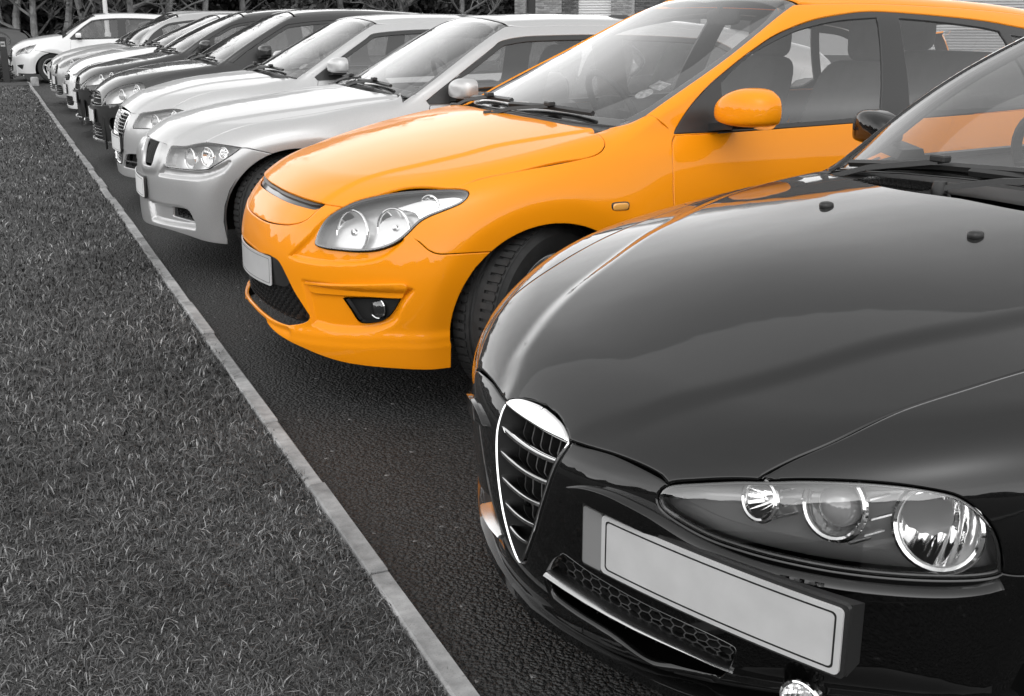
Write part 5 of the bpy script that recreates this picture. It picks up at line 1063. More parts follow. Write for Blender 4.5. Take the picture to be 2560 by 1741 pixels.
# ---------------------------------------------------------------- the silver hatchback with the tall grille
def car_tallgrille():
    lamp=[(.137,.453,.685),(.137,.453,.685),(.219,.564,.707),(.328,.667,.725),(.381,.714,.721),(.421,.749,.706),(.400,.743,.688),(.349,.723,.659),(.220,.637,.589),(.157,.564,.584),(.078,.425,.577),(.078,.425,.577)]
    gr=[(.073,0,.686),(.08,.2,.684),(.088,.31,.680),(.085,.338,.668),(.073,.345,.650),(.05,.328,.59),(.029,.308,.524),(.018,.27,.42),(.016,.215,.32),(.012,.17,.296),(.005,0,.292)]
    lg=[(.032,.222,.286),(.032,.222,.286),(.035,.290,.365),(.05,.335,.385),(.117,.495,.397),(.19,.61,.398),(.20,.63,.38),(.20,.63,.30),(.18,.61,.288),(.103,.495,.286)]
    embs=[emb_poly('top',[(.0,-.3,.7),(.0,-.3,.7),(.0,.36,.7),(.0,.36,.7),(.135,.397,.706),(.216,.423,.758),(.350,.438,.814),(.570,.445,.868),(.913,.498,.907),(1.3,.56,.92),(1.6,.6,.93),(1.6,.6,.93),(1.6,-.3,.9),(1.6,-.3,.9)],.007,.04,on=('bonnet',)),
      emb_line('cyl',[(1.1,.86,.68),(2.4,.87,.70),(4.0,.85,.74)],.008,.04)]
    B,root=new_car('audi','light silver hatchback with a tall dark slatted grille, behind the silver saloon',embs=embs)
    arch=B.arch[0]
    o=dict(lamp=lamp,res=.018,bon_res=.018,bump_res=.014,seams=(1.36,2.45,3.2),belt=.90,sill=.23,
      bon_side=[(1.17,.67),(1.17,.67),(1.15,.715),(.95,.745),(.7,.735),(.5,.70),(.328,.668)],bon_front=[(.29,.645),(.205,.575),(.135,.475),(.130,.445),(.10,.37),(.088,.31),(.08,.2),(.075,0)],
      seam=Sd(B,[(.63,.60),(.54,.64)])+[(.421,.749,.706)],bump_bot=Fr(B,[(0,.215),(.3,.215),(.55,.225),(.72,.215)])+Sd(B,[(.52,.20)]),
      bump_top=[(.28,.64,.65),(.17,.53,.65),(.125,.455,.672),(.125,.455,.672),(.128,.44,.686),(.10,.37,.684),(.088,.31,.682),(.08,.2,.686),(.073,0,.688)],
      bump_cuts=[sym(gr),lg,mirror_pts(lg)],bon_cuts=[sym(gr)],lamp_mid=(.30,.69,.67),lamp_back=(.38,.72,.705),dlo_end=3.5)
    shell(B,root,M_SILVER2,o)
    headlight(root,B,lamp,[dict(p=(.20,.585,.635),r=.052,ax=(-1,.4,.05),d=.05,proj=True,**{'in':.04}),dict(p=(.33,.690,.690),r=.030,ax=(-1,.6,.05),d=.03)],rim=.006,bez=M_BEZELS,depth=.06,res=.014)
    g=empty('slatted_grille',parent=root); st=loop(c_inv('sph',np.array(sym([gr[0],gr[0]]+gr[1:]))),.012); panel('grille_frame',g,B,'sph',st,M_CHROME,.012,[offs(st,.016)],gap=.002,lip=.03,off=.004,fn=B.lowf,emb=False,chart_pts=True,smooth=False)
    back_plate('grille_back',g,B,sym(gr),M_GAP,.05)
    hw=lambda z:float(np.interp(z,[.292,.296,.32,.42,.524,.59,.65,.68],[0,.17,.215,.27,.308,.328,.345,.338]))-.018
    slats('grille_slat',g,B,[.655,.630,.605,.580,.555,.530,.385,.362,.339,.316],hw,M_SATIN,off=-.006,t=.0035,depth=.03)
    plate(root,(-.020,.0,.452),0,.02,curve=.02,holder=.012,pm=M_PLATE2)
    for s in(1,-1):
        L=lg if s>0 else mirror_pts(lg); q=empty('lower_intake',parent=root); back_plate('intake_back',q,B,L,M_GAP,.06)
        P=np.array(Fr(B,[(s*y,.335) for y in(.235,.30,.40,.50,.60)]))+(.006,0,0); Mb().sweep(P,[(-.003,-.005),(.02,-.005),(.02,.005),(-.003,.005)]).out('intake_bar',M_SATIN,q)
    std_wipers(root,B,spans=((-.60,-.10),(-.05,.50)))
    mirror(root,(1.50,.895,1.0),(.16,.21,.135),M_SILVER2,stalk=.09); interior(root,B)
    v=Mb(); c=surf(B,'top',np.array([[1.30,.60]]),B.grf,-.012,False)[0][0]; n=dirat(B,c,B.grf); t=np.cross([0,1.,0],n); t/=np.linalg.norm(t); b=np.cross(n,t); v.add([c+t*.035*math.cos(w)+b*.035*math.sin(w) for w in np.linspace(0,2*math.pi,20)[:-1]],[tuple(range(19))]); v.out('permit_disc',M_STICK,root,smooth=False)
    return B,root
# ---------------------------------------------------------------- cars farther down the row
def far_car(key,label,P,lamp,grille=None,lower=None,slat_z=(),lslat_z=(),slat_m=None,low_m=None,res=.03,seams=(1.36,2.45,3.2),belt=.905,bon=None,cabin=True,plate_z=.45,lampbowls=None,fog=None,mirror_c=None,bez=None,bump=None,embs=(),bump_mat=None,extra=None,lip_m=None,wip=True,**kw):
    B,root=new_car(key,label,embs=list(embs))
    la=np.array(lamp); inn=la[np.argmin(la[:,1])]; tip=la[np.argmax(la[:,0])]; tops=[tuple(p) for p in la[la[:,2]>=np.interp(la[:,1],[inn[1],tip[1]],[inn[2],tip[2]])-1e-6]]
    tops=sorted(set(tops),key=lambda p:-p[0])
    xs,ys=tops[0][0],tops[0][1]; xc=ws_foot(B,.68)[0]
    bs=[(xc-.07,.665),(xc-.07,.665),(xc-.09,.705),(.95,min(.77,ys+.02)),(.72,min(.77,ys+.01))]; bs=[p for p in bs if p[0]>xs+.05]
    bf=[(p[0]-(.014 if i else 0),p[1]) for i,p in enumerate(tops)]; z0=inn[2]+.03; zc=kw.get('nose_z',max(inn[2]+.01,.66)); ctr=Fr(B,[(inn[1]*.7,zc),(0,zc+.004)])
    bf+=[(c[0],c[1]) for c in ctr]
    ax,az,ar=B.arch[0][:3]; zsm=float(np.clip(tip[2]-.12,.55,.66))
    seam=Sd(B,[(ax-ar*.72,zsm),(ax-ar*.9,zsm+.02)])+[tuple(tip)]
    o=dict(lamp=[tuple(p) for p in lamp],res=res,bon_res=res,bump_res=res*.8,seams=seams,belt=belt,bon_side=bs,bon_front=bf,seam=seam,
      bump_bot=bump or Fr(B,[(0,.20),(.3,.20),(.55,.205),(.72,.20)])+Sd(B,[(ax-ar,.20)]),bump_top=[tuple(la.mean(0)),tuple(inn*.7+la.mean(0)*.3),tuple(inn*.93+la.mean(0)*.07+np.array([0,0,.004]))]+ctr,
      bump_cuts=[c for c in ((sym(grille) if grille else None),(sym(lower) if lower else None)) if c]+([fog,mirror_pts(fog)] if fog else []),bon_cuts=[],
      lamp_mid=tuple(la.mean(0)),lamp_back=tuple(tip*.8+la.mean(0)*.2),dlo_end=seams[2]+.32,bump_mat=bump_mat)
    if not bump_mat: o.pop('bump_mat')
    o.update({k:v for k,v in kw.items() if k in('wheel_r','track','spokes','dlo','pil','bon_side','bon_front')})
    shell(B,root,P,o)
    headlight(root,B,[tuple(p) for p in lamp],lampbowls or [dict(p=tuple(la.mean(0)),r=.05,ax=(-1,.4,.05),d=.045,**{'in':.035})],rim=.006,bez=bez or M_BEZELS,depth=.05,res=.016)
    for nm,g,zs,off in(('upper_grille',grille,slat_z,-.003),('lower_grille',lower,lslat_z,-.004)):
        if not g: continue
        q=empty(nm,parent=root); back_plate('grille_back',q,B,sym(g),low_m or M_GAP,.03)
        ga=np.array(g); od=np.argsort(ga[:,2]); zz,yy=ga[od,2],ga[od,1]; k=yy>.02
        if len(zs): slats('grille_slat',q,B,zs,lambda z:float(np.interp(z,zz[k],yy[k]))-.006,slat_m or M_CHROME,off=off,t=.005,depth=.025,n=9)
    if fog:
        for s in(1,-1):
            L=fog if s>0 else mirror_pts(fog); q=empty('fog_lamp',parent=root); back_plate('fog_pocket',q,B,L,M_PLAST,.04); c=np.mean(np.array(L),0)+(.02,0,0); bowl(q,c,(-1,.3*s,0),.035,.03,ringr=.004)
    if plate_z: plate(root,(float(B.F0(plate_z))-.016,0,plate_z),0,.0,curve=.015,border=False,holder=.01,pm=M_PLATE2)
    if wip: std_wipers(root,B)
    if mirror_c: mirror(root,mirror_c,(.15,.20,.13),kw.get('mirror_m',P),stalk=.08)
    if cabin: interior(root,B,rear=False)
    if extra: extra(B,root)
    return B,root
def cars_far():
    # graphite hatchback, oval lamps
    far_car('golf','dark graphite hatchback with oval headlamps and two bright grille bars',M_DARK,
      [(.085,.420,.585),(.127,.453,.655),(.208,.519,.714),(.318,.614,.752),(.398,.685,.763),(.437,.735,.746),(.442,.752,.718),(.413,.751,.689),(.33,.710,.640),(.230,.641,.585),(.136,.525,.567),(.09,.45,.560)],
      grille=[(.07,0,.662),(.075,.25,.655),(.085,.40,.635),(.08,.425,.60),(.06,.40,.560),(.02,.2,.548),(.01,0,.545)],lower=[(.02,0,.385),(.03,.30,.385),(.05,.36,.37),(.06,.36,.25),(.05,.30,.235),(.02,0,.232)],
      slat_z=(.640,.612,.566),lslat_z=(.355,.325,.295,.265),res=.018,fog=Fr(BDY('golf'),[(.56+.07*math.cos(t),.385+.065*math.sin(t)) for t in np.linspace(0,2*math.pi,13)[:-1]]),
      lampbowls=[dict(p=(.22,.585,.655),r=.060,ax=(-1,.4,.05),d=.05,proj=True,**{'in':.04}),dict(p=(.36,.690,.715),r=.042,ax=(-1,.6,.05),d=.04,**{'in':.03})],mirror_c=(1.53,.91,1.03),belt=.885,
      extra=lambda B,r:(Mb().sweep(Fr(B,[(y,.212+.01*abs(y)) for y in np.linspace(-.6,.6,13)]),[(-.012,-.008),(.012,-.008),(.012,.008),(-.012,.008)]).out('chin_strip',M_SATIN,r)))
    # anthracite hatchback with the roof aerial
    def aer(B,r):
        p=on(B,'top',np.array([[B.hx0+.10,.28]]))[0]; a=empty('aerial',parent=r); Mb().tube([p,p+(.24,0,.16)],[.006,.003],6).out('aerial_rod',M_PLAST,a); Mb().blob(p,(.08,.04,.04),.8,.8,12,8).out('aerial_base',M_PLAST,a)
        Mb().sweep(Fr(B,[(y,.205+.02*abs(y)) for y in np.linspace(-.62,.62,13)]),[(-.02,-.014),(.02,-.014),(.016,.012),(-.016,.012)]).out('chin_strip',M_CHROME,r)
        for s in(1,-1):
            Mb().sweep(Fr(B,[(s*.545,.535),(s*.575,.52),(s*.585,.485),(s*.54,.47)]),[(-.008,-.006),(.008,-.006),(.008,.006),(-.008,.006)]).out('bumper_tick',M_GLOSS,r)
    far_car('mid','anthracite hatchback with a thin roof aerial and deep black lower grille',M_DARK2,
      [(.050,.360,.568),(.050,.360,.568),(.114,.469,.645),(.226,.574,.714),(.361,.686,.745),(.524,.781,.764),(.524,.781,.764),(.44,.765,.705),(.348,.737,.654),(.231,.655,.608),(.14,.52,.585)],
      grille=[(.07,0,.665),(.075,.20,.66),(.085,.32,.645),(.06,.33,.60),(.02,.30,.545),(.01,0,.545)],lower=[(.0,0,.42),(.02,.25,.42),(.06,.46,.43),(.09,.52,.36),(.07,.48,.25),(.03,.40,.225),(.0,0,.222)],slat_z=(.60,),slat_m=M_GLOSS,res=.022,
      lampbowls=[dict(p=(.25,.635,.680),r=.045,ax=(-1,.4,.05),d=.04,**{'in':.03}),dict(p=(.36,.715,.715),r=.04,ax=(-1,.6,.05),d=.04,**{'in':.03})],mirror_c=(1.42,.90,1.02),extra=aer)
    # white hatchback
    far_car('wht','white hatchback with a narrow swept headlamp, beyond the anthracite hatchback',M_WHITE,
      [(.09,.40,.61),(.141,.487,.661),(.262,.571,.744),(.40,.665,.785),(.516,.737,.806),(.516,.737,.806),(.42,.70,.765),(.296,.632,.729),(.18,.55,.65),(.11,.45,.60)],
      grille=[(.06,0,.64),(.065,.22,.635),(.075,.33,.615),(.04,.32,.565),(.01,0,.555)],lower=[(.0,0,.36),(.02,.28,.36),(.05,.40,.35),(.05,.38,.25),(.01,0,.235)],slat_z=(.60,.58),lslat_z=(.335,.31,.285,.26),slat_m=M_PLAST,res=.026,mirror_c=None,cabin=True)
    far_car('grey','pale grey hatchback showing two grille bars beside its long headlamp',M_GREYP,
      [(.073,.30,.640),(.139,.360,.690),(.24,.45,.738),(.33,.56,.765),(.393,.645,.779),(.393,.645,.779),(.285,.597,.733),(.176,.532,.668),(.10,.40,.625)],
      grille=[(.06,0,.66),(.065,.20,.655),(.07,.28,.635),(.05,.30,.585),(.01,.28,.545),(.0,0,.545)],lower=[(.0,0,.38),(.02,.28,.38),(.06,.42,.37),(.06,.40,.25),(.01,0,.235)],slat_z=(.635,.60),lslat_z=(.35,.32,.29,.26),res=.026)
    far_car('slv','silver car almost hidden behind the pale grey hatchback, only its nose and bonnet edge showing',M_SILVER2,
      [(.06,.30,.63),(.10,.34,.685),(.22,.46,.735),(.36,.62,.765),(.36,.62,.765),(.25,.58,.70),(.14,.48,.65),(.08,.38,.615)],
      grille=[(.05,0,.66),(.055,.20,.655),(.06,.27,.635),(.03,.27,.565),(.0,0,.555)],lower=[(.0,0,.38),(.02,.28,.38),(.06,.42,.37),(.06,.40,.25),(.01,0,.235)],slat_z=(.62,.59),lslat_z=(.35,.32,.29,.26),res=.03,wip=False)
    # white people carrier
    d=BD['mpv'][0]; d['arch']=[(.83,.265,.35,.02,.07),(3.6,.28,.35,.015,.07)]
    fogp=[(.143,.536,.362),(.143,.536,.362),(.21,.62,.378),(.284,.696,.386),(.284,.696,.386),(.278,.675,.335),(.237,.638,.275),(.237,.638,.275)]
    far_car('mpv','pearl white people carrier standing apart at the far end of the row',M_PEARL,
      [(.130,.548,.554),(.145,.551,.618),(.18,.58,.66),(.240,.630,.692),(.375,.720,.739),(.553,.795,.784),(.553,.795,.784),(.491,.804,.703),(.386,.776,.612),(.274,.700,.611),(.18,.60,.575)],
      grille=[(.06,0,.68),(.07,.25,.675),(.08,.38,.66),(.06,.40,.60),(.04,.42,.50),(.02,.36,.44),(.0,0,.43)],lower=[(.0,0,.37),(.02,.30,.37),(.05,.42,.35),(.04,.36,.25),(.01,0,.24)],slat_z=(.65,.61,.57,.53),slat_m=M_SATIN,res=.022,fog=fogp,seams=(1.24,2.25,3.2),belt=.875,
      mirror_c=(1.40,.945,.955),wheel_r=.305,track=.76,spokes=5,plate_z=.42,cabin=True)
    # dark hatchback on the lower ground at the far left, seen from its flank and tail
    BD['side']=(dict(BD['golf'][0]),(-3.65,32.7,.0))
    B,r=far_car('side','mid grey hatchback far left, seen side on behind the dark post',M_HATCH,
      [(.085,.420,.585),(.127,.453,.655),(.208,.519,.714),(.318,.614,.752),(.437,.735,.746),(.442,.752,.718),(.33,.710,.640),(.230,.641,.585)],res=.04,seams=(1.36,2.45,3.2),belt=.90,cabin=False,wip=False,plate_z=None)
    r.location.z=-.29
def BDY(k): 
    b=Body(BD[k][0]); b.embs=[]; return b
# ---------------------------------------------------------------- ground
def sheet(name,x0,x1,y0,y1,z,m,nx=2,ny=2,kind='structure'):
    X=np.linspace(x0,x1,nx);Y=np.linspace(y0,y1,ny); V=[(x,y,z) for y in Y for x in X]; F=[(j*nx+i,j*nx+i+1,(j+1)*nx+i+1,(j+1)*nx+i) for j in range(ny-1) for i in range(nx-1)]
    o=mobj(name,V,F,m); tag(o,kind=kind); return o
def tarmac(m,b):
    t=m.node_tree; N,L=t.nodes,t.links
    c=N.new('ShaderNodeTexCoord'); v=N.new('ShaderNodeTexVoronoi'); v.inputs['Scale'].default_value=90; v.inputs['Randomness'].default_value=1; L.new(c.outputs['Object'],v.inputs['Vector'])
    v2=N.new('ShaderNodeTexVoronoi'); v2.inputs['Scale'].default_value=210; L.new(c.outputs['Object'],v2.inputs['Vector'])
    n=N.new('ShaderNodeTexNoise'); n.inputs['Scale'].default_value=1.1; n.inputs['Detail'].default_value=4; L.new(c.outputs['Object'],n.inputs['Vector'])
    s=N.new('ShaderNodeSeparateColor'); L.new(v.outputs['Color'],s.inputs[0])
    r=N.new('ShaderNodeMapRange'); r.inputs[3].default_value=.026; r.inputs[4].default_value=.050; L.new(s.outputs[0],r.inputs[0])
    r2=N.new('ShaderNodeMapRange'); r2.inputs[1].default_value=.3; r2.inputs[2].default_value=.7; r2.inputs[3].default_value=.75; r2.inputs[4].default_value=1.2; L.new(n.outputs['Fac'],r2.inputs[0])
    k=N.new('ShaderNodeMath'); k.operation='MULTIPLY'; L.new(r.outputs[0],k.inputs[0]); L.new(r2.outputs[0],k.inputs[1])
    dk=N.new('ShaderNodeMapRange'); dk.inputs[1].default_value=.25; dk.inputs[2].default_value=.62; dk.inputs[3].default_value=1.1; dk.inputs[4].default_value=.35; L.new(v.outputs['Distance'],dk.inputs[0]); k0=k; k=N.new('ShaderNodeMath'); k.operation='MULTIPLY'; L.new(k0.outputs[0],k.inputs[0]); L.new(dk.outputs[0],k.inputs[1])
    # odd pale stone
    g=N.new('ShaderNodeMath'); g.operation='GREATER_THAN'; g.inputs[1].default_value=.9965; L.new(s.outputs[1],g.inputs[0]); a=N.new('ShaderNodeMath'); a.operation='MULTIPLY_ADD'; a.inputs[1].default_value=.16; L.new(g.outputs[0],a.inputs[0]); L.new(k.outputs[0],a.inputs[2]); L.new(a.outputs[0],b.inputs['Base Color'])
    h=N.new('ShaderNodeMath'); h.operation='MULTIPLY_ADD'; h.inputs[1].default_value=.35; L.new(v2.outputs['Distance'],h.inputs[0]); L.new(v.outputs['Distance'],h.inputs[2])
    u=N.new('ShaderNodeBump'); u.inputs['Strength'].default_value=1.0; u.inputs['Distance'].default_value=.011; u.invert=True; L.new(h.outputs[0],u.inputs['Height']); L.new(u.outputs[0],b.inputs['Normal'])
M_TAR=mat('tarmac',.04,.6,spec=.42,setup=tarmac)
M_SOIL=mat('lawn soil',.04,.95,setup=noise_col(9,.035,.07,6,.6,40,.03))
M_LAND=mat('open ground',.05,.95,setup=noise_col(.8,.035,.065,6))
rng=np.random.default_rng(7)
sheet('ground',-700,700,-700,700,-.30,M_LAND)
sheet('car_park',.027,95,-45,62,0.,M_TAR,40,40)
sheet('lawn',-45,-.027,-40,25.2,.012,M_SOIL,20,20)
sheet('planting_bed',-45,.0,25.2,29.4,.03,M_SOIL,12,4)
# kerb: concrete edging stones laid end to end
def concrete(m,b):
    t=m.node_tree; N,L=t.nodes,t.links; c=N.new('ShaderNodeTexCoord'); n=N.new('ShaderNodeTexNoise'); n.inputs['Scale'].default_value=9; n.inputs['Detail'].default_value=8; n.inputs['Roughness'].default_value=.65; L.new(c.outputs['Object'],n.inputs['Vector'])
    v=N.new('ShaderNodeTexVoronoi'); v.inputs['Scale'].default_value=160; L.new(c.outputs['Object'],v.inputs['Vector'])
    oi=N.new('ShaderNodeObjectInfo'); a=N.new('ShaderNodeMapRange'); a.inputs[3].default_value=.16; a.inputs[4].default_value=.42; a.inputs[1].default_value=.32; a.inputs[2].default_value=.72; L.new(n.outputs['Fac'],a.inputs[0])
    k=N.new('ShaderNodeMapRange'); k.inputs[3].default_value=.82; k.inputs[4].default_value=1.12; L.new(oi.outputs['Random'],k.inputs[0]); mm=N.new('ShaderNodeMath'); mm.operation='MULTIPLY'; L.new(a.outputs[0],mm.inputs[0]); L.new(k.outputs[0],mm.inputs[1])
    g=N.new('ShaderNodeMapRange'); g.inputs[1].default_value=0; g.inputs[2].default_value=.35; g.inputs[3].default_value=.72; g.inputs[4].default_value=1; L.new(v.outputs['Distance'],g.inputs[0]); m2=N.new('ShaderNodeMath'); m2.operation='MULTIPLY'; L.new(mm.outputs[0],m2.inputs[0]); L.new(g.outputs[0],m2.inputs[1]); L.new(m2.outputs[0],b.inputs['Base Color'])
    u=N.new('ShaderNodeBump'); u.inputs['Strength'].default_value=.6; u.inputs['Distance'].default_value=.004; L.new(n.outputs['Fac'],u.inputs['Height']); L.new(u.outputs[0],b.inputs['Normal'])
M_CONC=mat('concrete edging',.3,.9,setup=concrete)
kerb=empty('kerb'); tag(kerb,kind='structure')
y=-6.0; i=0
while y<26.2:
    L=.605; b=Mb(); b.box((0,0,0),(.052,L-.006,.12),bev=.005); V=np.array(b.V)
    # chipped, uneven arris
    V[:,0]+=rng.normal(0,.0012,len(V)); V[:,2]+=rng.normal(0,.001,len(V)); b.V=[tuple(v) for v in V]
    o=b.out('kerb_stone',M_CONC,kerb,car=False,smooth=False); o.location=(rng.normal(0,.003),y+L/2,-.030+rng.normal(0,.0025)); o.rotation_euler=(rng.normal(0,.0015),rng.normal(0,.02),rng.normal(0,.003)); y+=L; i+=1
# ---------------------------------------------------------------- lawn blades
def grassm(m,b):
    t=m.node_tree; N,L=t.nodes,t.links; g=N.new('ShaderNodeNewGeometry'); r=N.new('ShaderNodeValToRGB'); e=r.color_ramp; e.elements[0].position=0; e.elements[0].color=(.014,)*3+(1,); e.elements[1].position=1; e.elements[1].color=(.42,)*3+(1,)
    for p,c in((.40,.055),(.78,.115),(.93,.18)): q=e.elements.new(p); q.color=(c,)*3+(1,)
    L.new(g.outputs['Random Per Island'],r.inputs[0])
    c=N.new('ShaderNodeTexCoord'); n=N.new('ShaderNodeTexNoise'); n.inputs['Scale'].default_value=1.3; n.inputs['Detail'].default_value=3; L.new(c.outputs['Object'],n.inputs['Vector']); a=N.new('ShaderNodeMapRange'); a.inputs[1].default_value=.3; a.inputs[2].default_value=.7; a.inputs[3].default_value=.62; a.inputs[4].default_value=1.42; L.new(n.outputs['Fac'],a.inputs[0])
    k=N.new('ShaderNodeMix'); k.data_type='RGBA'; k.blend_type='MULTIPLY'; k.inputs[0].default_value=1; L.new(r.outputs[0],k.inputs[6]); L.new(a.outputs[0],k.inputs[7]); L.new(k.outputs[2],b.inputs['Base Color'])
M_GRASS=mat('grass blades',.06,.55,spec=.35,setup=grassm)
def blades(n,seed):
    r=np.random.default_rng(seed); u=r.random(n); y0,y1,p=1.15,25.1,.95
    yy=(y0**-p+(y1**-p-y0**-p)*u)**(-1/p); wdt=np.interp(yy,[1,6,25],[2.5,3.2,1.7]); x=-.014-r.random(n)*wdt
    q=np.sin(x*23+np.sin(yy*17)*2)*np.sin(yy*19+np.cos(x*13)*2); sc=1+.25*q
    s=np.clip(yy/2.6,.75,9)**.62
    H=.021*np.clip(s,.8,1.5)*(.45+.8*r.random(n))*sc; a=r.random(n)*2*np.pi; lean=H*(.3+1.7*r.random(n)**1.5); wd=.0030*s*(.6+.8*r.random(n))
    ca,sa=np.cos(a),np.sin(a); px,py=-sa*wd/2,ca*wd/2; z0=np.full(n,.008)
    b0=np.stack([x+px,yy+py,z0],1); b1=np.stack([x-px,yy-py,z0],1); mx=x+ca*lean*.35; my=yy+sa*lean*.35; mz=z0+H*.62
    m0=np.stack([mx+px*.8,my+py*.8,mz],1); m1=np.stack([mx-px*.8,my-py*.8,mz],1); tp=np.stack([x+ca*lean,yy+sa*lean,z0+H*.85],1)
    V=np.stack([b0,b1,m1,m0,tp],1).reshape(-1,3); i=np.arange(n)[:,None]*5
    return V,np.concatenate([i+[[0,1,2]],i+[[0,2,3]],i+[[3,2,4]]],1).reshape(-1,3)
V1,F1=blades(430000,1)
o=mobj('grass',V1,F1,M_GRASS,smooth=False); tag(o,kind='stuff')
# bleached stalks lying in the turf
def straws(n=900):
    r=np.random.default_rng(11); y=1.2*(14/1.2)**r.random(n); x=-.05-r.random(n)*np.interp(y,[1,6,25],[2.4,3,1.7]); L=.02+.045*r.random(n); a=r.random(n)*6.283; w=.0011*np.clip(y/3,.8,4); z=.014+.012*r.random(n); dz=(r.random(n)-.3)*.02
    V=np.stack([np.stack([x-np.sin(a)*w,y+np.cos(a)*w,z],1),np.stack([x+np.sin(a)*w,y-np.cos(a)*w,z],1),np.stack([x+np.cos(a)*L,y+np.sin(a)*L,z+dz],1)],1).reshape(-1,3)
    o=mobj('dead_stalks',V,np.arange(3*n).reshape(-1,3),mat('bleached stalks',.40,.7),smooth=False); tag(o,kind='stuff')
straws()
# ---------------------------------------------------------------- trees
M_BARK=mat('pale bark',.16,.95,setup=noise_col(5,.07,.26,6,.6,30,.03))
M_TWIG=mat('twigs',.10,.9,setup=noise_col(3,.06,.2,4))
def leafm(m,b):
    t=m.node_tree; N,L=t.nodes,t.links; g=N.new('ShaderNodeNewGeometry'); r=N.new('ShaderNodeMapRange'); r.inputs[3].default_value=.018; r.inputs[4].default_value=.075; L.new(g.outputs['Random Per Island'],r.inputs[0]); L.new(r.outputs[0],b.inputs['Base Color'])
M_LEAF=mat('evergreen leaves',.045,.6,spec=.3,setup=leafm)
def bare_tree(x,y,h,seed,label,lean=0.):
    r=random.Random(seed); root=empty('bare_tree',(x,y,0)); tag(root,label,'tree','bare trees at the edge of the wood')
    tr=Mb(); br=Mb()
    P=[(lean*z/h*1.5+.10*math.sin(z*1.7+seed),.08*math.cos(z*1.3+seed),z) for z in np.linspace(-.05,h*.75,8)]
    r0=.05+h*.012; tr.tube(P,list(np.linspace(r0,r0*.35,8)),8)
    def grow(p,d,l,rad,dep):
        q=[p]; dd=np.array(d,float)
        for k in range(4):
            dd=dd+np.array([r.gauss(0,.16),r.gauss(0,.16),r.gauss(.05,.10)]); dd/=np.linalg.norm(dd); q.append(q[-1]+dd*l/4)
        br.tube(q,list(np.linspace(rad,rad*.4,5)),4 if dep else 5,cap=False)
        if dep<3:
            for k in range(4 if dep<2 else 3):
                i=r.randint(1,4); v=np.array([r.gauss(0,1),r.gauss(0,1),r.gauss(.35,.5)]); v=v/np.linalg.norm(v)*.75+dd*.6; v/=np.linalg.norm(v); grow(q[i],v,l*r.uniform(.5,.75),max(rad*.5,.006),dep+1)
    for k in range(11):
        z=r.uniform(.12,.75)*h; i=min(7,int(z/(h*.75)*7)); p=np.array(P[i])*(1,1,0)+(0,0,z); a=r.uniform(0,6.28); grow(p,(math.cos(a),math.sin(a),r.uniform(.2,.8)),h*r.uniform(.2,.36),r0*.42,0)
    tr.out('trunk',M_BARK,root,car=False); br.out('crown',M_TWIG,root,car=False)
def evergreen(x,y,h,w,seed,label,n=13000,name='evergreen_tree',leaf=.13,group='dark evergreens along the far edge'):
    r=np.random.default_rng(seed); root=empty(name,(x,y,0)); tag(root,label,'tree' if 'tree' in name else 'shrub',group)
    # clumps through the crown, leaf-sized faces round each clump
    k=60; c=np.stack([r.normal(0,w*.30,k),r.normal(0,w*.28,k),r.random(k)**.8*h],1); c[:,:2]*=(1.15-.75*(c[:,2]/h))[:,None]
    i=r.integers(0,k,n); p=c[i]+r.normal(0,1,(n,3))*np.array([.22,.22,.16])*w*.42; p[:,2]=np.abs(p[:,2])
    a=r.normal(0,1,(n,3)); a/=np.linalg.norm(a,axis=1,keepdims=True); b=r.normal(0,1,(n,3)); b-=a*(a*b).sum(1)[:,None]; b/=np.linalg.norm(b,axis=1,keepdims=True); s=leaf*(.5+r.random(n))[:,None]
    V=np.stack([p-a*s,p+b*s*.5,p+a*s,p-b*s*.5],1).reshape(-1,3); F=np.arange(n*4).reshape(-1,4)
    mobj('crown',V,F,M_LEAF,root,smooth=False)
    Mb().tube([(0,0,-.05),(.04,.02,h*.4),(0,.05,h*.8)],[.03+h*.012,.02+h*.009,.02],7).out('trunk',M_BARK,root,car=False)
def at_px(px,Y):
    """ground point at depth Y below picture column px (survey of the photo)"""
    a=(px-1280)/2850; c=math.cos(R(16.23))+.2914*math.sin(R(16.23)); y=R(24.1); return -.745+Y*(math.sin(y)*c+a*math.cos(y))/(math.cos(y)*c-a*math.sin(y)),Y
EVL=["evergreen standing over the dark hatchback at the picture's left edge", 'evergreen between the two forked trunks above the dark hatchback', 'evergreen behind the people carrier bonnet', 'evergreen behind the people carrier windscreen', 'evergreen just right of the white lamp post', 'evergreen behind the roof of the pale grey hatchback', 'evergreen behind the white hatchback roof', 'evergreen behind the base of the thin roof aerial', 'evergreen behind the anthracite hatchback roof', 'evergreen behind the front of the graphite roof', 'evergreen behind the middle of the graphite roof', 'evergreen behind the rear of the graphite roof', 'evergreen behind the tall-grille hatchback roof', 'evergreen behind the joint of the two silver roofs', 'evergreen two crowns left of the brick building', 'evergreen touching the left end of the brick building']
k=0
for px,Y,h,w in ((-60,40,5.5,3.4),(30,43,6,3.2),(120,39,5,3.0),(215,42,6.5,3.4),(300,38.5,5,3.0),(390,43,6,3.3),(470,39,5.2,3.0),(560,42,6,3.2),(650,46,5.5,3.0),(740,43,5,3.2),(830,47,6.5,3.4),(920,44,5.4,3.2),(1010,47,6,3.4),(1100,44,5.5,3.2),(1190,46,6.2,3.4),(1255,43.5,4.6,2.6)):
    x,y=at_px(px,Y); k+=1
    evergreen(x,y,h,w*1.2,100+k,EVL[k-1])
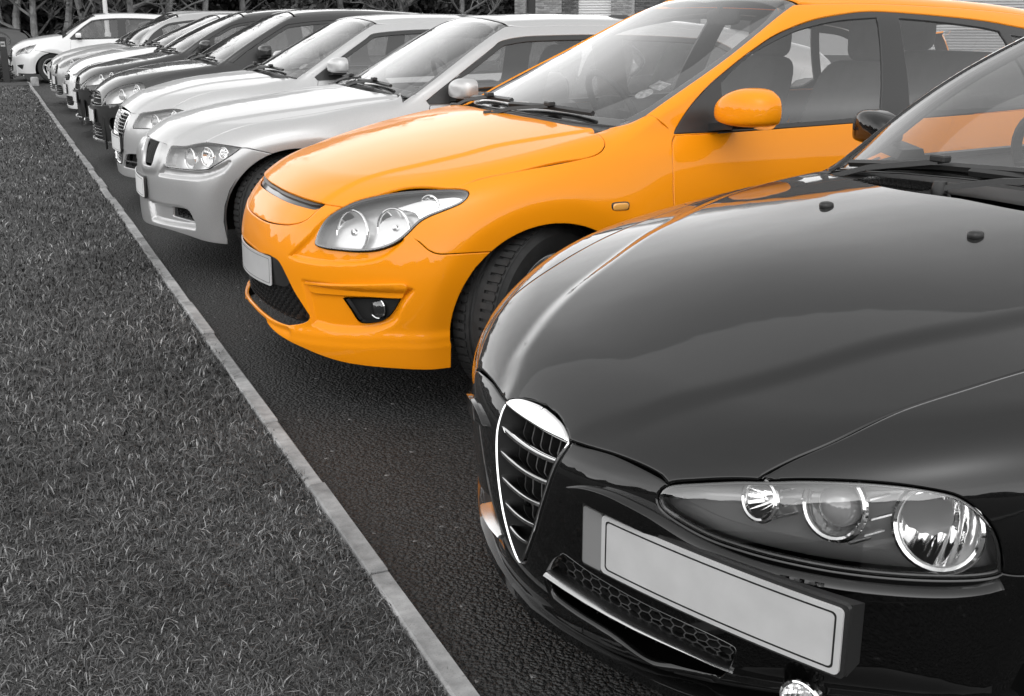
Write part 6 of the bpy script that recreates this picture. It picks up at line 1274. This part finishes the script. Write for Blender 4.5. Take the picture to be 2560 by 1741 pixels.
nm=['forked pale bare tree behind the dark hatchback','slender bare tree just right of the forked one','leaning bare tree above the people carrier bonnet','bare tree behind the people carrier windscreen','bare tree left of the lamp post','bare tree right of the lamp post','bare tree over the second pale roof','bare tree behind the roof aerial','thin bare tree beyond the graphite roof','bare tree over the middle of the row of roofs','bare tree beyond the rear of the graphite car','bare tree left of the brick building','bare tree nearest the brick building']
for j,(px,Y,h) in enumerate(((38,37,6.5),(96,36.5,5.5),(150,36,5.8),(205,36,6.2),(248,36.5,5.5),(330,35.5,6),(420,35.5,6.5),(520,36.5,6),(610,38,6.4),(720,38.5,6),(850,40,6.6),(1010,40,6),(1160,40.5,6.2))):
    x,y=at_px(px,Y); bare_tree(x,y,h,j+3,nm[j],lean=random.Random(j).uniform(-.5,.5))
for j,(x,y,h,w,lb) in enumerate(((-.66,26.9,.34,.6,'low dark shrub in the bed beside the dark post'),(-1.1,27.6,.45,.9,'wider low shrub in the bed left of the dark post'),(-.62,28.9,.34,.6,'small low shrub behind the people carrier nose'))):
    evergreen(x,y,h,w,300+j,lb,1500,'shrub',.035,'low shrubs in the planting bed')
# the wood that closes the view on the other sides of the car park
def belt():
    V=[];F=[]; r=np.random.default_rng(5); n=220; ang=np.linspace(R(70),R(372),n)      # measured clockwise from straight ahead
    rings=7
    for i,a in enumerate(ang):
        for j in range(rings):
            t=j/(rings-1); d=62+r.normal(0,1.6)+4*math.sin(a*9); hgt=(5.5+2.2*math.sin(a*13)+1.4*math.sin(a*37)+r.normal(0,.8))*math.sin(t*math.pi/2) if j else -.1
            d+=(1-math.cos(t*math.pi/2))*5; V.append((d*math.sin(a),d*math.cos(a),hgt))
    for i in range(n-1):
        for j in range(rings-1): a=i*rings+j; F.append((a,a+rings,a+rings+1,a+1))
    o=mobj('far_wood',V,F,mat('far wood foliage',.04,.95,setup=noise_col(.9,.02,.08,6)),smooth=False); tag(o,kind='stuff')
belt()
# ---------------------------------------------------------------- brick workshop with roller shutters
def brickm(lo,hi,mort):
    def f(m,b):
        t=m.node_tree; N,L=t.nodes,t.links; c=N.new('ShaderNodeTexCoord'); mp=N.new('ShaderNodeMapping'); mp.inputs['Rotation'].default_value=(R(90),0,0); L.new(c.outputs['Object'],mp.inputs[0])
        k=N.new('ShaderNodeTexBrick'); k.inputs['Scale'].default_value=1; k.inputs['Brick Width'].default_value=.225; k.inputs['Row Height'].default_value=.075; k.inputs['Mortar Size'].default_value=.010
        k.inputs['Color1'].default_value=(lo,)*3+(1,); k.inputs['Color2'].default_value=(hi,)*3+(1,); k.inputs['Mortar'].default_value=(mort,)*3+(1,); L.new(mp.outputs[0],k.inputs[0]); L.new(k.outputs[0],b.inputs['Base Color'])
        u=N.new('ShaderNodeBump'); u.inputs['Distance'].default_value=.01; u.invert=True; L.new(k.outputs[1],u.inputs['Height']); L.new(u.outputs[0],b.inputs['Normal'])
    return f
M_BRL=mat('pale brick',.3,.9,setup=brickm(.22,.34,.40)); M_BRD=mat('dark brick',.1,.9,setup=brickm(.07,.13,.26)); M_SHUT=mat('shutter white',.62,.45,setup=noise_col(1.5,.56,.66,4)); M_SHUTG=mat('shutter grey',.36,.45); M_RENDER=mat('white render',.6,.8,setup=noise_col(1.2,.52,.64,5)); M_DKM=mat('dark metal',.05,.5)
bd=empty('workshop_building',(-.745+44*math.sin(R(38)),44*math.cos(R(38)),0),-R(38)); tag(bd,'brick workshop building with pale brick piers and roller shutters','building')
def wall(nm,u0,u1,m,z1=3.6,y0=0.,d=.3): return Mb().box(((u0+u1)/2,y0+d/2,z1/2-.03),(u1-u0,d,z1+.06)).out(nm,m,bd,car=False,smooth=False)
def shutter(u0,u1,m,z1,y0=.12):
    mb=Mb(); z=0
    mb.box(((u0+u1)/2,y0+.03,z1/2),(u1-u0,.02,z1)); o=mb.out('roller_shutter',m,bd,car=False,smooth=False); n=int(z1/.095); me=None
    for i in range(n):
        if me is None: s=Mb().sweep([(-(u1-u0)/2,0,0),((u1-u0)/2,0,0)],[(.0,-.044),(.010,-.030),(.022,.0),(.010,.030),(.0,.044)]).out('shutter_slat',m,o,car=False,smooth=False); me=s.data
        else: s=bpy.data.objects.new('shutter_slat',me); COL.objects.link(s); s.parent=o
        s.location=((u0+u1)/2,y0+.02,.05+i*.095)
    return o

wall('brick_pier',-10.76,-10.34,M_BRL,y0=-.1); wall('dark_opening',-10.34,-9.95,M_DKM,y0=.25,d=.1); wall('brick_pier',-9.95,-8.95,M_BRL,y0=-.1); wall('brick_wall',-8.95,-8.34,M_BRD); shutter(-8.34,-7.07,M_SHUT,3.0)
wall('brick_pier',-7.07,-6.19,M_BRL,y0=-.1); wall('brick_wall',-6.19,-4.78,M_BRD); wall('downpipe_trim',-4.78,-4.63,M_DKM,y0=-.05); wall('rendered_pier',-4.63,-4.01,M_RENDER,y0=-.08); wall('rendered_wall',-4.01,-3.50,M_SHUTG); wall('rendered_wall',-3.50,3.93,M_SHUTG,y0=.05); wall('rendered_pier',3.93,4.23,M_RENDER,y0=-.1); shutter(4.23,8.4,M_SHUTG,3.2); wall('brick_pier',8.4,9.4,M_BRL,y0=-.1); wall('brick_wall',9.4,15,M_BRD)
Mb().box((2.1,4.2,3.75),(26.2,9.0,.3)).box((2.1,-.15,3.66),(26.4,.3,.36)).out('roof',M_DKM,bd,car=False,smooth=False); Mb().box((2.1,4.4,1.75),(25.6,7.9,3.6)).out('wall_core',M_SHUTG,bd,car=False,smooth=False)
# the courses that the photo lets one pick apart, laid as bricks standing 4 mm proud of their joints
bm0=Mb().box((0,0,0),(.212,.02,.062),bev=.003)
first={}
for u0,u1,m,y in((-10.76,-10.34,M_BRL,-.1),(-9.95,-8.95,M_BRL,-.1),(-8.95,-8.34,M_BRD,0),(-7.07,-6.19,M_BRL,-.1),(-6.19,-4.78,M_BRD,0)):
    for r in range(11):
        u=u0+.003+(.1125 if r%2 else 0)
        while u+.205<u1:
            if m not in first:
                bk='pale brick single' if m is M_BRL else 'dark brick single'; mm=mat(bk,.28 if m is M_BRL else .1,.9,setup=lambda M_,b_,lo=(.20 if m is M_BRL else .05),hi=(.36 if m is M_BRL else .15):rand_col(M_,b_,lo,hi))
                o=bm0.out('brick',mm,bd,car=False,smooth=False); first[m]=o.data
            else: o=bpy.data.objects.new('brick',first[m]); COL.objects.link(o); o.parent=bd
            o.location=(u+.106,y-.006+rng.normal(0,.001),1.28+.075*r); u+=.225
# lamp post, marker post, kerb block
x,y=at_px(265,34); q=empty('lamp_post',(x,y,0)); tag(q,'white lamp post rising behind the people carrier roof','lamp post')
Mb().lathe([(.085,-.05),(.085,.9),(.062,.95),(.058,3.0),(.045,6.0),(.001,6.0)],(0,0,0),(0,0,1),16).out('column',M_RENDER,q,car=False); Mb().tube([(0,0,5.9),(.15,-.25,6.15),(.3,-.6,6.2)],.03,8).out('bracket',M_RENDER,q,car=False); Mb().blob((.38,-.75,6.2),(.22,.5,.12),.7,.7,16,8).out('lantern',M_SHUTG,q,car=False)
q=empty('marker_post',(-.40,26.5,.0)); tag(q,'dark square marker post with a pale emblem at the lawn end','post')
Mb().box((0,0,.45),(.14,.09,.98),bev=.012).out('post',M_PLAST,q,car=False,smooth=False); Mb().box((.0,-.047,.80),(.085,.004,.10),bev=.001).out('emblem_plate',M_SHUTG,q,car=False,smooth=False); Mb().box((.0,-.0505,.80),(.06,.003,.03)).out('emblem_bar',M_PLAST,q,car=False,smooth=False)
x,y=at_px(68,25.55); tag(Mb().box((x,y,.075),(.15,.20,.19),bev=.02).out('kerb_block',M_CONC,None,car=False,smooth=False),'short pale concrete block at the far end of the kerb','block')
import time as _t
t0=_t.time()
car_orange(); car_black(); car_saloon(); car_tallgrille(); cars_far()
print("cars",_t.time()-t0)
